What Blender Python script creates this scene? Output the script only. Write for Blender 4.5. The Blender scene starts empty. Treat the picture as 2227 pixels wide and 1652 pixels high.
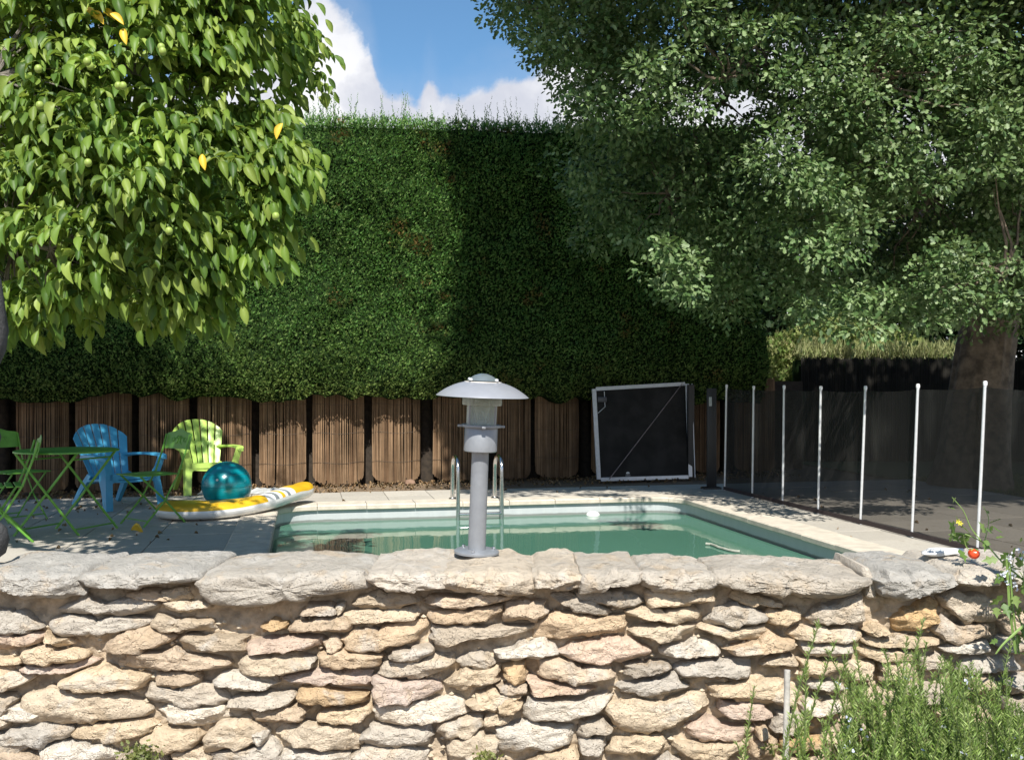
import bpy, bmesh, math, random
import numpy as np
from mathutils import Vector, Matrix, noise
R = math.radians
random.seed(7); rng = np.random.default_rng(7)
SC = bpy.context.scene
COL = SC.collection

# ------------------------------------------------------------ camera
FPX = 966.0                      # focal length in pixels of the 1024 wide picture
CAMH = 1.25
cd = bpy.data.cameras.new('camera'); cam = bpy.data.objects.new('camera', cd); COL.objects.link(cam)
cam.location = (0, 0, CAMH); cam.rotation_euler = (R(90), 0, 0)
cd.sensor_width = 36; cd.lens = 36*FPX/1024; cd.shift_y = 5.8/1024
cd.clip_start = .05; cd.clip_end = 600
SC.camera = cam

# ------------------------------------------------------------ light
SUN_E, SUN_A = 50, 3
sd = bpy.data.lights.new('sun', 'SUN'); so = bpy.data.objects.new('sun', sd); COL.objects.link(so)
sd.energy = 5.0; sd.angle = R(.53); sd.color = (1, .955, .88)
so.rotation_euler = (R(90-SUN_E), 0, R(SUN_A)); so.location = (0, -5, 12)
SC.view_settings.view_transform = 'Standard'; SC.view_settings.look = 'None'
SC.view_settings.gamma = 1; SC.view_settings.use_curve_mapping = False
SC.view_settings.exposure = .60

class NT:
    """small helper for node graphs"""
    def __init__(s, tree): s.t = tree; s.n = tree.nodes; s.l = tree.links
    def node(s, typ, **kw):
        n = s.n.new(typ)
        for k, v in kw.items():
            if k.startswith('i_'):
                key = k[2:]; key = int(key) if key.isdigit() else key.replace('_', ' ')
                s.put(n.inputs[key], v)
            else: setattr(n, k, v)
        return n
    def put(s, sock, v):
        if isinstance(v, bpy.types.NodeSocket): s.l.new(v, sock)
        elif isinstance(v, bpy.types.Node): s.l.new(v.outputs[0], sock)
        else:
            if sock.type == 'RGBA' and isinstance(v, (tuple, list)) and len(v) == 3: v = (*v, 1)
            sock.default_value = v
    def m(s, op, a, b=0.0, c=0.0, clamp=False):
        n = s.n.new('ShaderNodeMath'); n.operation = op; n.use_clamp = clamp
        for i, v in enumerate((a, b, c)): s.put(n.inputs[i], v)
        return n.outputs[0]
    def ramp(s, fac, stops, interp='LINEAR'):
        n = s.n.new('ShaderNodeValToRGB'); n.color_ramp.interpolation = interp
        e = n.color_ramp.elements
        while len(e) < len(stops): e.new(.5)
        for el, (p, c) in zip(e, stops):
            el.position = p
            el.color = (c, c, c, 1) if isinstance(c, (int, float)) else (*c, 1)
        s.put(n.inputs[0], fac); return n.outputs[0]
    def mix(s, fac, a, b, blend='MIX'):
        n = s.n.new('ShaderNodeMix'); n.data_type = 'RGBA'; n.blend_type = blend
        s.put(n.inputs[0], fac); s.put(n.inputs[6], a); s.put(n.inputs[7], b); return n.outputs[2]
    def noise(s, vec, scale, detail=4, rough=.55, dist=0):
        n = s.n.new('ShaderNodeTexNoise'); s.put(n.inputs['Vector'], vec)
        n.inputs['Scale'].default_value = scale; n.inputs['Detail'].default_value = detail
        n.inputs['Roughness'].default_value = rough; n.inputs['Distortion'].default_value = dist
        return n.outputs['Fac']
    def smooth(s, v, a, b):
        n = s.n.new('ShaderNodeMapRange'); n.interpolation_type = 'SMOOTHSTEP'
        s.put(n.inputs[0], v); n.inputs[1].default_value = a; n.inputs[2].default_value = b
        return n.outputs[0]

# ------------------------------------------------------------ sky with clouds
world = bpy.data.worlds.new('World'); SC.world = world; world.use_nodes = True
g = NT(world.node_tree); g.n.clear()
sky = g.node('ShaderNodeTexSky', sky_type='NISHITA', sun_disc=False, sun_elevation=R(SUN_E), sun_rotation=R(180+SUN_A))
sky.air_density = 1.0; sky.dust_density = .3; sky.ozone_density = 1.6
tc = g.node('ShaderNodeTexCoord'); dirv = tc.outputs['Generated']
sx = g.node('ShaderNodeSeparateXYZ', i_0=dirv)
az = g.m('ARCTAN2', sx.outputs[0], sx.outputs[1])
hor = g.m('SQRT', g.m('ADD', g.m('MULTIPLY', sx.outputs[0], sx.outputs[0]), g.m('MULTIPLY', sx.outputs[1], sx.outputs[1])))
el = g.m('DIVIDE', sx.outputs[2], g.m('MAXIMUM', hor, .001))
azn = g.m('MULTIPLY_ADD', az, 1/R(60), .5)
deg = lambda d: d/60+.5
Hs = [(-30, .30), (-18, .31), (-14.2, .365), (-11.6, .402), (-9.6, .38), (-8.5, .36), (-7.5, .306), (-5.6, .302), (-4.9, .330), (-4.1, .308), (-1.7, .316), (1.0, .322), (3.7, .35), (9, .33), (20, .37), (30, .31)]
H = g.ramp(azn, [(deg(d), h*2) for d, h in Hs], 'EASE')
H = g.m('MULTIPLY', H, .5)
n1 = g.noise(dirv, 9, 7, .6, .3); n2 = g.noise(dirv, 34, 5, .6)
hh = g.m('ADD', H, g.m('ADD', g.m('MULTIPLY_ADD', n1, .10, -.05), g.m('MULTIPLY_ADD', n2, .035, -.0175)))
dd = g.m('SUBTRACT', hh, el)
mask = g.smooth(dd, -.006, .016)
wisp = g.m('MULTIPLY', g.smooth(dd, -.05, .03), .18)
mask = g.m('MAXIMUM', mask, wisp)
body = g.noise(dirv, 14, 5, .6, .2)
shade = g.m('ADD', g.m('MULTIPLY', g.smooth(body, .35, .65), .35), g.m('MULTIPLY', g.smooth(dd, .0, .12), .15))
ccol = g.ramp(shade, [(0, (4.9, 5.1, 5.8)), (.3, (6.4, 6.5, 6.9)), (.48, (8.4, 8.4, 8.5))])
for e_ in ccol.node.color_ramp.elements: pass
skyc = g.mix(1.0, sky.outputs[0], (.76, 1.03, 1.14), 'MULTIPLY')
colr = g.mix(mask, skyc, ccol)
bg = g.node('ShaderNodeBackground', i_0=colr, i_1=.090)
g.node('ShaderNodeOutputWorld', i_0=bg)

# ------------------------------------------------------------ helpers
def P(xd, yd, Y):
    """point seen at pixel (xd, yd) of the 2227 wide photograph at distance Y"""
    return Vector(((xd-1113.5)/2100*Y, Y, CAMH-(yd-838)/2100*Y))
def G(xd, yd, z=0):
    Y = (CAMH-z)*2100/(yd-838)
    return Vector(((xd-1113.5)/2100*Y, Y, z))
def tag(o, label=None, cat=None, group=None, kind=None):
    if label: o['label'] = label
    if cat: o['category'] = cat
    if group: o['group'] = group
    if kind: o['kind'] = kind
    return o
def thing(name, label, cat, loc=(0, 0, 0), rz=0, group=None, kind=None):
    o = bpy.data.objects.new(name, None); COL.objects.link(o); o.empty_display_size = .1
    o.location = loc; o.rotation_euler = (0, 0, rz)
    return tag(o, label, cat, group, kind)
def link(name, me, material, parent=None, smooth=False):
    o = bpy.data.objects.new(name, me); COL.objects.link(o)
    if material and not me.materials: me.materials.append(material)
    if parent: o.parent = parent
    if smooth:
        me.polygons.foreach_set('use_smooth', [True]*len(me.polygons))
    return o
def mesh(name, v, f):
    me = bpy.data.meshes.new(name); me.from_pydata([tuple(p) for p in v], [], [tuple(q) for q in f]); me.update()
    return me
def bigmesh(name, V, T):
    """V (n,3) float, T (m,k) int with k=3 or 4"""
    me = bpy.data.meshes.new(name); V = np.asarray(V, np.float32); T = np.asarray(T, np.int32)
    k = T.shape[1]
    me.vertices.add(len(V)); me.vertices.foreach_set('co', V.ravel())
    me.loops.add(T.size); me.loops.foreach_set('vertex_index', T.ravel())
    me.polygons.add(len(T)); me.polygons.foreach_set('loop_start', np.arange(0, T.size, k, dtype=np.int32))
    me.update(); me.validate(); return me
class MB:
    def __init__(s): s.v = []; s.f = []
    def add(s, v, f):
        b = len(s.v); s.v += [tuple(p) for p in v]; s.f += [tuple(i+b for i in q) for q in f]; return s
    def box(s, c, d, M=None, bev=0):
        x, y, z = d[0]/2, d[1]/2, d[2]/2
        if bev:
            bm = bmesh.new(); bmesh.ops.create_cube(bm, size=1)
            for v in bm.verts: v.co = Vector((v.co.x*d[0], v.co.y*d[1], v.co.z*d[2]))
            bmesh.ops.bevel(bm, geom=bm.edges[:], offset=bev, segments=2, affect='EDGES', profile=.5)
            bm.verts.index_update(); vs = [v.co.copy() for v in bm.verts]; fs = [[v.index for v in f.verts] for f in bm.faces]; bm.free()
        else:
            vs = [Vector(p) for p in ((-x,-y,-z),(x,-y,-z),(x,y,-z),(-x,y,-z),(-x,-y,z),(x,-y,z),(x,y,z),(-x,y,z))]
            fs = [(0,3,2,1),(4,5,6,7),(0,1,5,4),(1,2,6,5),(2,3,7,6),(3,0,4,7)]
        vs = [(M @ v if M else v) + Vector(c) for v in vs]
        return s.add(vs, fs)
    def tube(s, pts, r, n=8, cap=True, flat=1.0, up=None):
        pts = [Vector(p) for p in pts]; rs = r if isinstance(r, (list, tuple)) else [r]*len(pts)
        vs = []; fs = []; prev = None
        for i, p in enumerate(pts):
            d = (pts[min(i+1, len(pts)-1)]-pts[max(i-1, 0)]).normalized()
            a = Vector(up) if up is not None else (prev if prev else (Vector((0, 0, 1)) if abs(d.z) < .9 else Vector((1, 0, 0))))
            a = (a - d*a.dot(d));
            if a.length < 1e-5: a = d.orthogonal()
            a.normalize(); b = d.cross(a); prev = a
            for k in range(n):
                t = 2*math.pi*k/n; vs.append(p + (a*math.cos(t)*flat + b*math.sin(t))*rs[i])
        for i in range(len(pts)-1):
            for k in range(n):
                k2 = (k+1) % n; fs.append((i*n+k, i*n+k2, (i+1)*n+k2, (i+1)*n+k))
        if cap:
            fs.append(tuple(range(n))[::-1]); fs.append(tuple((len(pts)-1)*n+k for k in range(n)))
        return s.add(vs, fs)
    def lathe(s, prof, n=32, c=(0, 0, 0)):
        vs = []; fs = []
        for r, z in prof:
            for k in range(n):
                t = 2*math.pi*k/n; vs.append((c[0]+r*math.cos(t), c[1]+r*math.sin(t), c[2]+z))
        for i in range(len(prof)-1):
            for k in range(n):
                k2 = (k+1) % n; fs.append((i*n+k, i*n+k2, (i+1)*n+k2, (i+1)*n+k))
        return s.add(vs, fs)
    def prism(s, poly, h0, h1, M=None):
        """poly of (x,z) extruded along y from h0 to h1"""
        n = len(poly); vs = [Vector((x, h0, z)) for x, z in poly]+[Vector((x, h1, z)) for x, z in poly]
        if M: vs = [M @ v for v in vs]
        fs = [tuple(range(n)), tuple(range(2*n-1, n-1, -1))]
        fs += [(i, i+n, (i+1) % n+n, (i+1) % n) for i in range(n)]
        return s.add(vs, fs)
    def build(s, name, material, parent=None, smooth=False, bevel=0):
        me = mesh(name, s.v, s.f)
        bm = bmesh.new(); bm.from_mesh(me); bmesh.ops.recalc_face_normals(bm, faces=bm.faces[:]); bm.to_mesh(me); bm.free()
        o = link(name, me, material, parent)
        if smooth:
            me.polygons.foreach_set('use_smooth', [True]*len(me.polygons))
            try: me.set_sharp_from_angle(angle=R(38))
            except Exception: pass
        if bevel:
            m = o.modifiers.new('bevel', 'BEVEL'); m.width = bevel; m.segments = 2; m.limit_method = 'ANGLE'
        return o
def copy_tree(o, parent=None):
    c = o.copy(); COL.objects.link(c); c.parent = parent
    for ch in [x for x in bpy.data.objects if x.parent is o and x is not c]: copy_tree(ch, c)
    return c

# ------------------------------------------------------------ materials
def mat(name, color, rough=.5, metal=0, var=.15, scale=20, bump=.0, bscale=60, coord='Object', spec=.5, color2=None, island=0):
    m = bpy.data.materials.new(name); m.use_nodes = True; t = NT(m.node_tree); t.n.clear()
    tc = t.node('ShaderNodeTexCoord').outputs[coord]
    nz = t.noise(tc, scale, 5, .6)
    c = t.mix(t.smooth(nz, .3, .7), tuple(x*(1-var) for x in color), tuple(min(1, x*(1+var)) for x in (color2 or color)))
    p = t.node('ShaderNodeBsdfPrincipled', i_Base_Color=c, i_Metallic=metal)
    p.inputs['Specular IOR Level'].default_value = spec
    t.put(p.inputs['Roughness'], t.m('MULTIPLY_ADD', nz, .2, rough-.1))
    if bump:
        b = t.node('ShaderNodeBump', i_Height=t.noise(tc, bscale, 6, .65)); b.inputs['Strength'].default_value = bump; b.inputs['Distance'].default_value = .01
        t.put(p.inputs['Normal'], b.outputs[0])
    t.node('ShaderNodeOutputMaterial', i_Surface=p); return m
def leafmat(name, cols, rough=.45, trans=.3, tcol=(.25, .4, .04), patch=None, pscale=1.2, pth=(.6, .68), spec=.5, low=None):
    m = bpy.data.materials.new(name); m.use_nodes = True; t = NT(m.node_tree); t.n.clear()
    geo = t.node('ShaderNodeNewGeometry'); oi = t.node('ShaderNodeObjectInfo')
    rnd = t.m('FRACT', t.m('ADD', geo.outputs['Random Per Island'], oi.outputs['Random']))
    k = len(cols)-1
    c = t.ramp(rnd, [(i/k, cc) for i, cc in enumerate(cols)])
    if patch:
        nz = t.noise(geo.outputs['Position'], pscale, 3, .6)
        gate = t.m('MULTIPLY', t.smooth(nz, *pth), t.smooth(rnd, .25, .6))
        c = t.mix(gate, c, patch)
    if low:      # the foot of the hedge grows yellower
        z = t.node('ShaderNodeSeparateXYZ', i_0=geo.outputs['Position']).outputs[2]
        zz = t.m('ADD', z, t.m('MULTIPLY_ADD', t.noise(geo.outputs['Position'], 1.6, 4, .6), 1.6, -.8))
        c = t.mix(t.m('MULTIPLY', t.m('SUBTRACT', 1.0, t.smooth(zz, .9, 2.4)), .6), c, t.mix(rnd, (.10, .14, .03), (.26, .27, .08)))
    nz2 = t.noise(geo.outputs['Position'], 2.1, 3, .5)
    c = t.mix(1, c, t.ramp(nz2, [(.3, .70), (.7, 1.22)]), 'MULTIPLY')
    p = t.node('ShaderNodeBsdfPrincipled', i_Base_Color=c, i_Roughness=rough)
    p.inputs['Specular IOR Level'].default_value = spec
    tr = t.node('ShaderNodeBsdfTranslucent', i_0=t.mix(.5, c, tcol))
    mx = t.node('ShaderNodeMixShader', i_0=trans, i_1=p.outputs[0], i_2=tr.outputs[0])
    t.node('ShaderNodeOutputMaterial', i_Surface=mx); return m
# ------------------------------------------------------------ stone materials
def stonemat(name, lich=.5, mult=1.0):
    m = bpy.data.materials.new(name); m.use_nodes = True; t = NT(m.node_tree); t.n.clear()
    pos = t.node('ShaderNodeNewGeometry').outputs['Position']
    oi = t.node('ShaderNodeObjectInfo')
    seed = t.node('ShaderNodeVectorMath', operation='ADD', i_0=pos)
    comb = t.node('ShaderNodeCombineXYZ', i_0=t.m('MULTIPLY', oi.outputs['Random'], 40.0)); t.put(seed.inputs[1], comb.outputs[0])
    v = seed.outputs[0]
    st = t.node('ShaderNodeMapping'); t.put(st.inputs[0], v); st.inputs['Scale'].default_value = (1, 1, 1.5)
    n1 = t.noise(v, 14, 6, .6, .4); n2 = t.noise(v, 70, 6, .7); n3 = t.noise(st.outputs[0], 30, 6, .65, .8)
    base = oi.outputs['Color']
    # warm stain and pale lime patches (weathering of the stone itself)
    c = t.mix(t.m('MULTIPLY', t.smooth(n1, .52, .68), .45), base, (.55, .41, .26))
    c = t.mix(t.m('MULTIPLY', t.smooth(t.noise(v, 9, 5, .6, .5), .55, .68), lich), c, (.56, .535, .49))
    c = t.mix(1, c, t.ramp(n3, [(.28, .72), (.5, 1.0), (.75, 1.14)]), 'MULTIPLY')
    # dark lichen specks and pits
    vor = t.node('ShaderNodeTexVoronoi', feature='F1'); t.put(vor.inputs['Vector'], v); vor.inputs['Scale'].default_value = 170
    pits = t.m('MULTIPLY', t.m('SUBTRACT', 1.0, t.smooth(vor.outputs['Distance'], .12, .3)), t.smooth(n2, .5, .62))
    c = t.mix(t.m('MULTIPLY', pits, .5), c, (.12, .10, .075))
    c = t.mix(t.m('MULTIPLY', t.smooth(t.noise(v, 22, 7, .75), .6, .72), .28), c, (.17, .15, .12))
    # cracks
    dv = t.node('ShaderNodeVectorMath', operation='ADD', i_0=st.outputs[0])
    nz = t.node('ShaderNodeTexNoise'); t.put(nz.inputs[0], v); nz.inputs['Scale'].default_value = 22; nz.inputs['Detail'].default_value = 4
    sc = t.node('ShaderNodeVectorMath', operation='SCALE', i_0=nz.outputs['Color']); sc.inputs['Scale'].default_value = .09
    t.put(dv.inputs[1], sc.outputs[0])
    ve = t.node('ShaderNodeTexVoronoi', feature='DISTANCE_TO_EDGE'); t.put(ve.inputs['Vector'], dv.outputs[0]); ve.inputs['Scale'].default_value = 19
    crack = t.m('MULTIPLY', t.m('SUBTRACT', 1.0, t.smooth(ve.outputs['Distance'], .0, .035)), t.smooth(n1, .42, .6))
    c = t.mix(t.m('MULTIPLY', crack, .05), c, (.16, .12, .085))
    h = t.m('ADD', t.m('MULTIPLY', n3, .45), t.m('MULTIPLY', n2, .9))
    h = t.m('SUBTRACT', h, t.m('ADD', t.m('MULTIPLY', crack, .22), t.m('MULTIPLY', pits, .8)))
    h = t.m('ADD', h, t.m('MULTIPLY', t.noise(v, 240, 4, .6), .35))
    b = t.node('ShaderNodeBump', i_Height=h); b.inputs['Strength'].default_value = .9*mult; b.inputs['Distance'].default_value = .013
    p = t.node('ShaderNodeBsdfPrincipled', i_Base_Color=c, i_Roughness=.9, i_Normal=b.outputs[0])
    p.inputs['Specular IOR Level'].default_value = .25
    t.node('ShaderNodeOutputMaterial', i_Surface=p); return m
M_stone = stonemat('limestone')
M_mortar = mat('mortar', (.47, .38, .275), .95, var=.3, scale=26, bump=1.0, bscale=55, spec=.15)

# ------------------------------------------------------------ the wall
ZK = 1.9458; YW = 2.25
def wallxz(zx, zy, Y=YW):
    p = P(zx/ZK/1.72429, (2000+zy/ZK)/1.72429, Y); return p.x, p.z
PAL = {'c': (.60, .485, .345), 'g': (.52, .455, .37), 'w': (.66, .59, .49), 'p': (.58, .45, .355),
       'o': (.57, .40, .225), 'd': (.43, .36, .275), 't': (.56, .435, .305)}
wall = thing('stone_wall', 'sunlit low wall of rough pale limestone in mortar across the foreground', 'wall')
def fbm(p, o=4):
    return noise.fractal(p, .9, 2.1, o)
def make_stone(poly, col, prot, back=.10, cap=False, yw=YW, seed=0, top_back=None, n=60, name='stone'):
    """poly: outline (x, z) in the plane y = yw; bulges towards the camera, reaches `back` into the wall"""
    cx = sum(p[0] for p in poly)/len(poly); cz = sum(p[1] for p in poly)/len(poly)
    sv = Vector((seed*3.17, seed*1.3, -seed*.7))
    # radial outline
    rad = []; N = len(poly)
    for k in range(n):
        th = 2*math.pi*k/n; dx, dz = math.cos(th), math.sin(th)
        # favour the flat shape: angles spread by aspect
        dx *= 2.4; L = math.hypot(dx, dz); dx /= L; dz /= L
        best = 0
        for i in range(N):
            ax, az = poly[i][0]-cx, poly[i][1]-cz; bx, bz = poly[(i+1) % N][0]-cx, poly[(i+1) % N][1]-cz
            ex, ez = bx-ax, bz-az; den = dx*ez-dz*ex
            if abs(den) < 1e-12: continue
            t_ = (ax*ez-az*ex)/den; u = (ax*dz-az*dx)/den
            if t_ > 0 and -1e-6 <= u <= 1+1e-6: best = max(best, t_)
        rad.append((dx, dz, best))
    rs = [r[2] for r in rad]
    rs = [rs[k]*(1+.035*fbm(Vector((rad[k][0]*3, rad[k][1]*3, 0))+sv, 3)) for k in range(n)]
    rings = [0.0, .12, .24, .36, .48, .59, .70, .80, .88, .94, .98, 1.0]
    v = []; f = []
    hh = max(p[1] for p in poly)-min(p[1] for p in poly)
    tilt = random.uniform(-.15, .35)
    def disp(x, y, z, amp):
        q = Vector((x*1.0, y, z*1.25))
        vd = noise.voronoi(q*22+sv*.3)[0]      # broken chips
        return amp*(fbm(q*9+sv, 2)*.25 + ((vd[1]-vd[0])*.8-.3) + fbm(q*60+sv, 4)*.55)
    # the face is a few nearly flat broken planes
    hw = max(abs(p[0]-cx) for p in poly); hh2 = max(abs(p[1]-cz) for p in poly)
    planes = [(1.0, random.uniform(-.18, .18), random.uniform(-.30, .05))]
    for _ in range(6):
        ph = random.uniform(0, 6.28); kk = random.uniform(.5, 1.5); planes.append((random.uniform(1.15, 1.75)+kk*.15, -kk*math.cos(ph), -kk*math.sin(ph)))
    planes.append((1.45, 0, -random.uniform(.5, 1.1))); planes.append((1.7, 0, random.uniform(.4, 1.0)))
    def face(x, z):
        u, w = (x-cx)/hw, (z-cz)/hh2
        return min(a+b_*u+c_*w for a, b_, c_ in planes)
    for s in rings[1:]:
        for k in range(n):
            dx, dz, _ = rad[k]; r = rs[k]
            x = cx+dx*r*s; z = cz+dz*r*s
            e = 14.0 if not cap else 12.0
            d = prot*(1-s**e)**.8*(max(.25, face(x, z)) if not cap else max(.45, face(x, z)))
            # the face leans: upper part falls back, so it catches the sun
            d += 0
            if cap: d += .0
            rj = .006*fbm(Vector((x*34, 3.1, z*34))+sv, 3)*s
            y = yw - d + disp(x, 0, z, .0075 if not cap else .011)*(1 if s < .98 else .3)
            v.append((x+dx*rj*2, y, z+dz*rj*2))
    c_i = len(v); v.append((cx, yw-prot+disp(cx, 0, cz, .0085), cz))
    nr = len(rings)-1
    for k in range(n): f.append((c_i, (k+1) % n, k))
    for i in range(nr-1):
        for k in range(n):
            k2 = (k+1) % n; f.append((i*n+k, i*n+k2, (i+1)*n+k2, (i+1)*n+k))
    last = (nr-1)*n
    steps = 9 if cap else 2
    bb = top_back if top_back else back
    for j in range(1, steps+1):
        q = j/steps; off = len(v)
        for k in range(n):
            dx, dz, _ = rad[k]; r = rs[k]*(1-.05*(0 if cap else q))
            x = cx+dx*r; z = cz+dz*r
            if cap:
                taper = 1.0
                edge = max(0, (q-.8)/.2)
                z = cz+dz*r*(1-.18*edge**2)
                amp = .009
                z += amp*(fbm(Vector((x*9, q*3.3, 1))+sv)+.5*fbm(Vector((x*28, q*9, 4))+sv, 3)) if dz > 0 else 0
                y = yw+bb*q+.028*fbm(Vector((x*9, 2, 0))+sv)*q
            else: y = yw+bb*q
            v.append((x, y, z))
        for k in range(n):
            k2 = (k+1) % n; f.append((last+k, last+k2, off+k2, off+k))
        last = off
    f.append(tuple(last+k for k in range(n)))
    me = mesh(name, v, f)
    bm = bmesh.new(); bm.from_mesh(me); bmesh.ops.recalc_face_normals(bm, faces=bm.faces[:]); bm.to_mesh(me); bm.free()
    o = link(name, me, M_stone, wall, smooth=True); me.set_sharp_from_angle(angle=R(42))
    j = random.uniform(.9, 1.1); w = random.uniform(-.02, .02)
    o.color = (min(.8, col[0]*j+w), min(.8, col[1]*j), min(.8, col[2]*j-w), 1)
    return o

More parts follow.
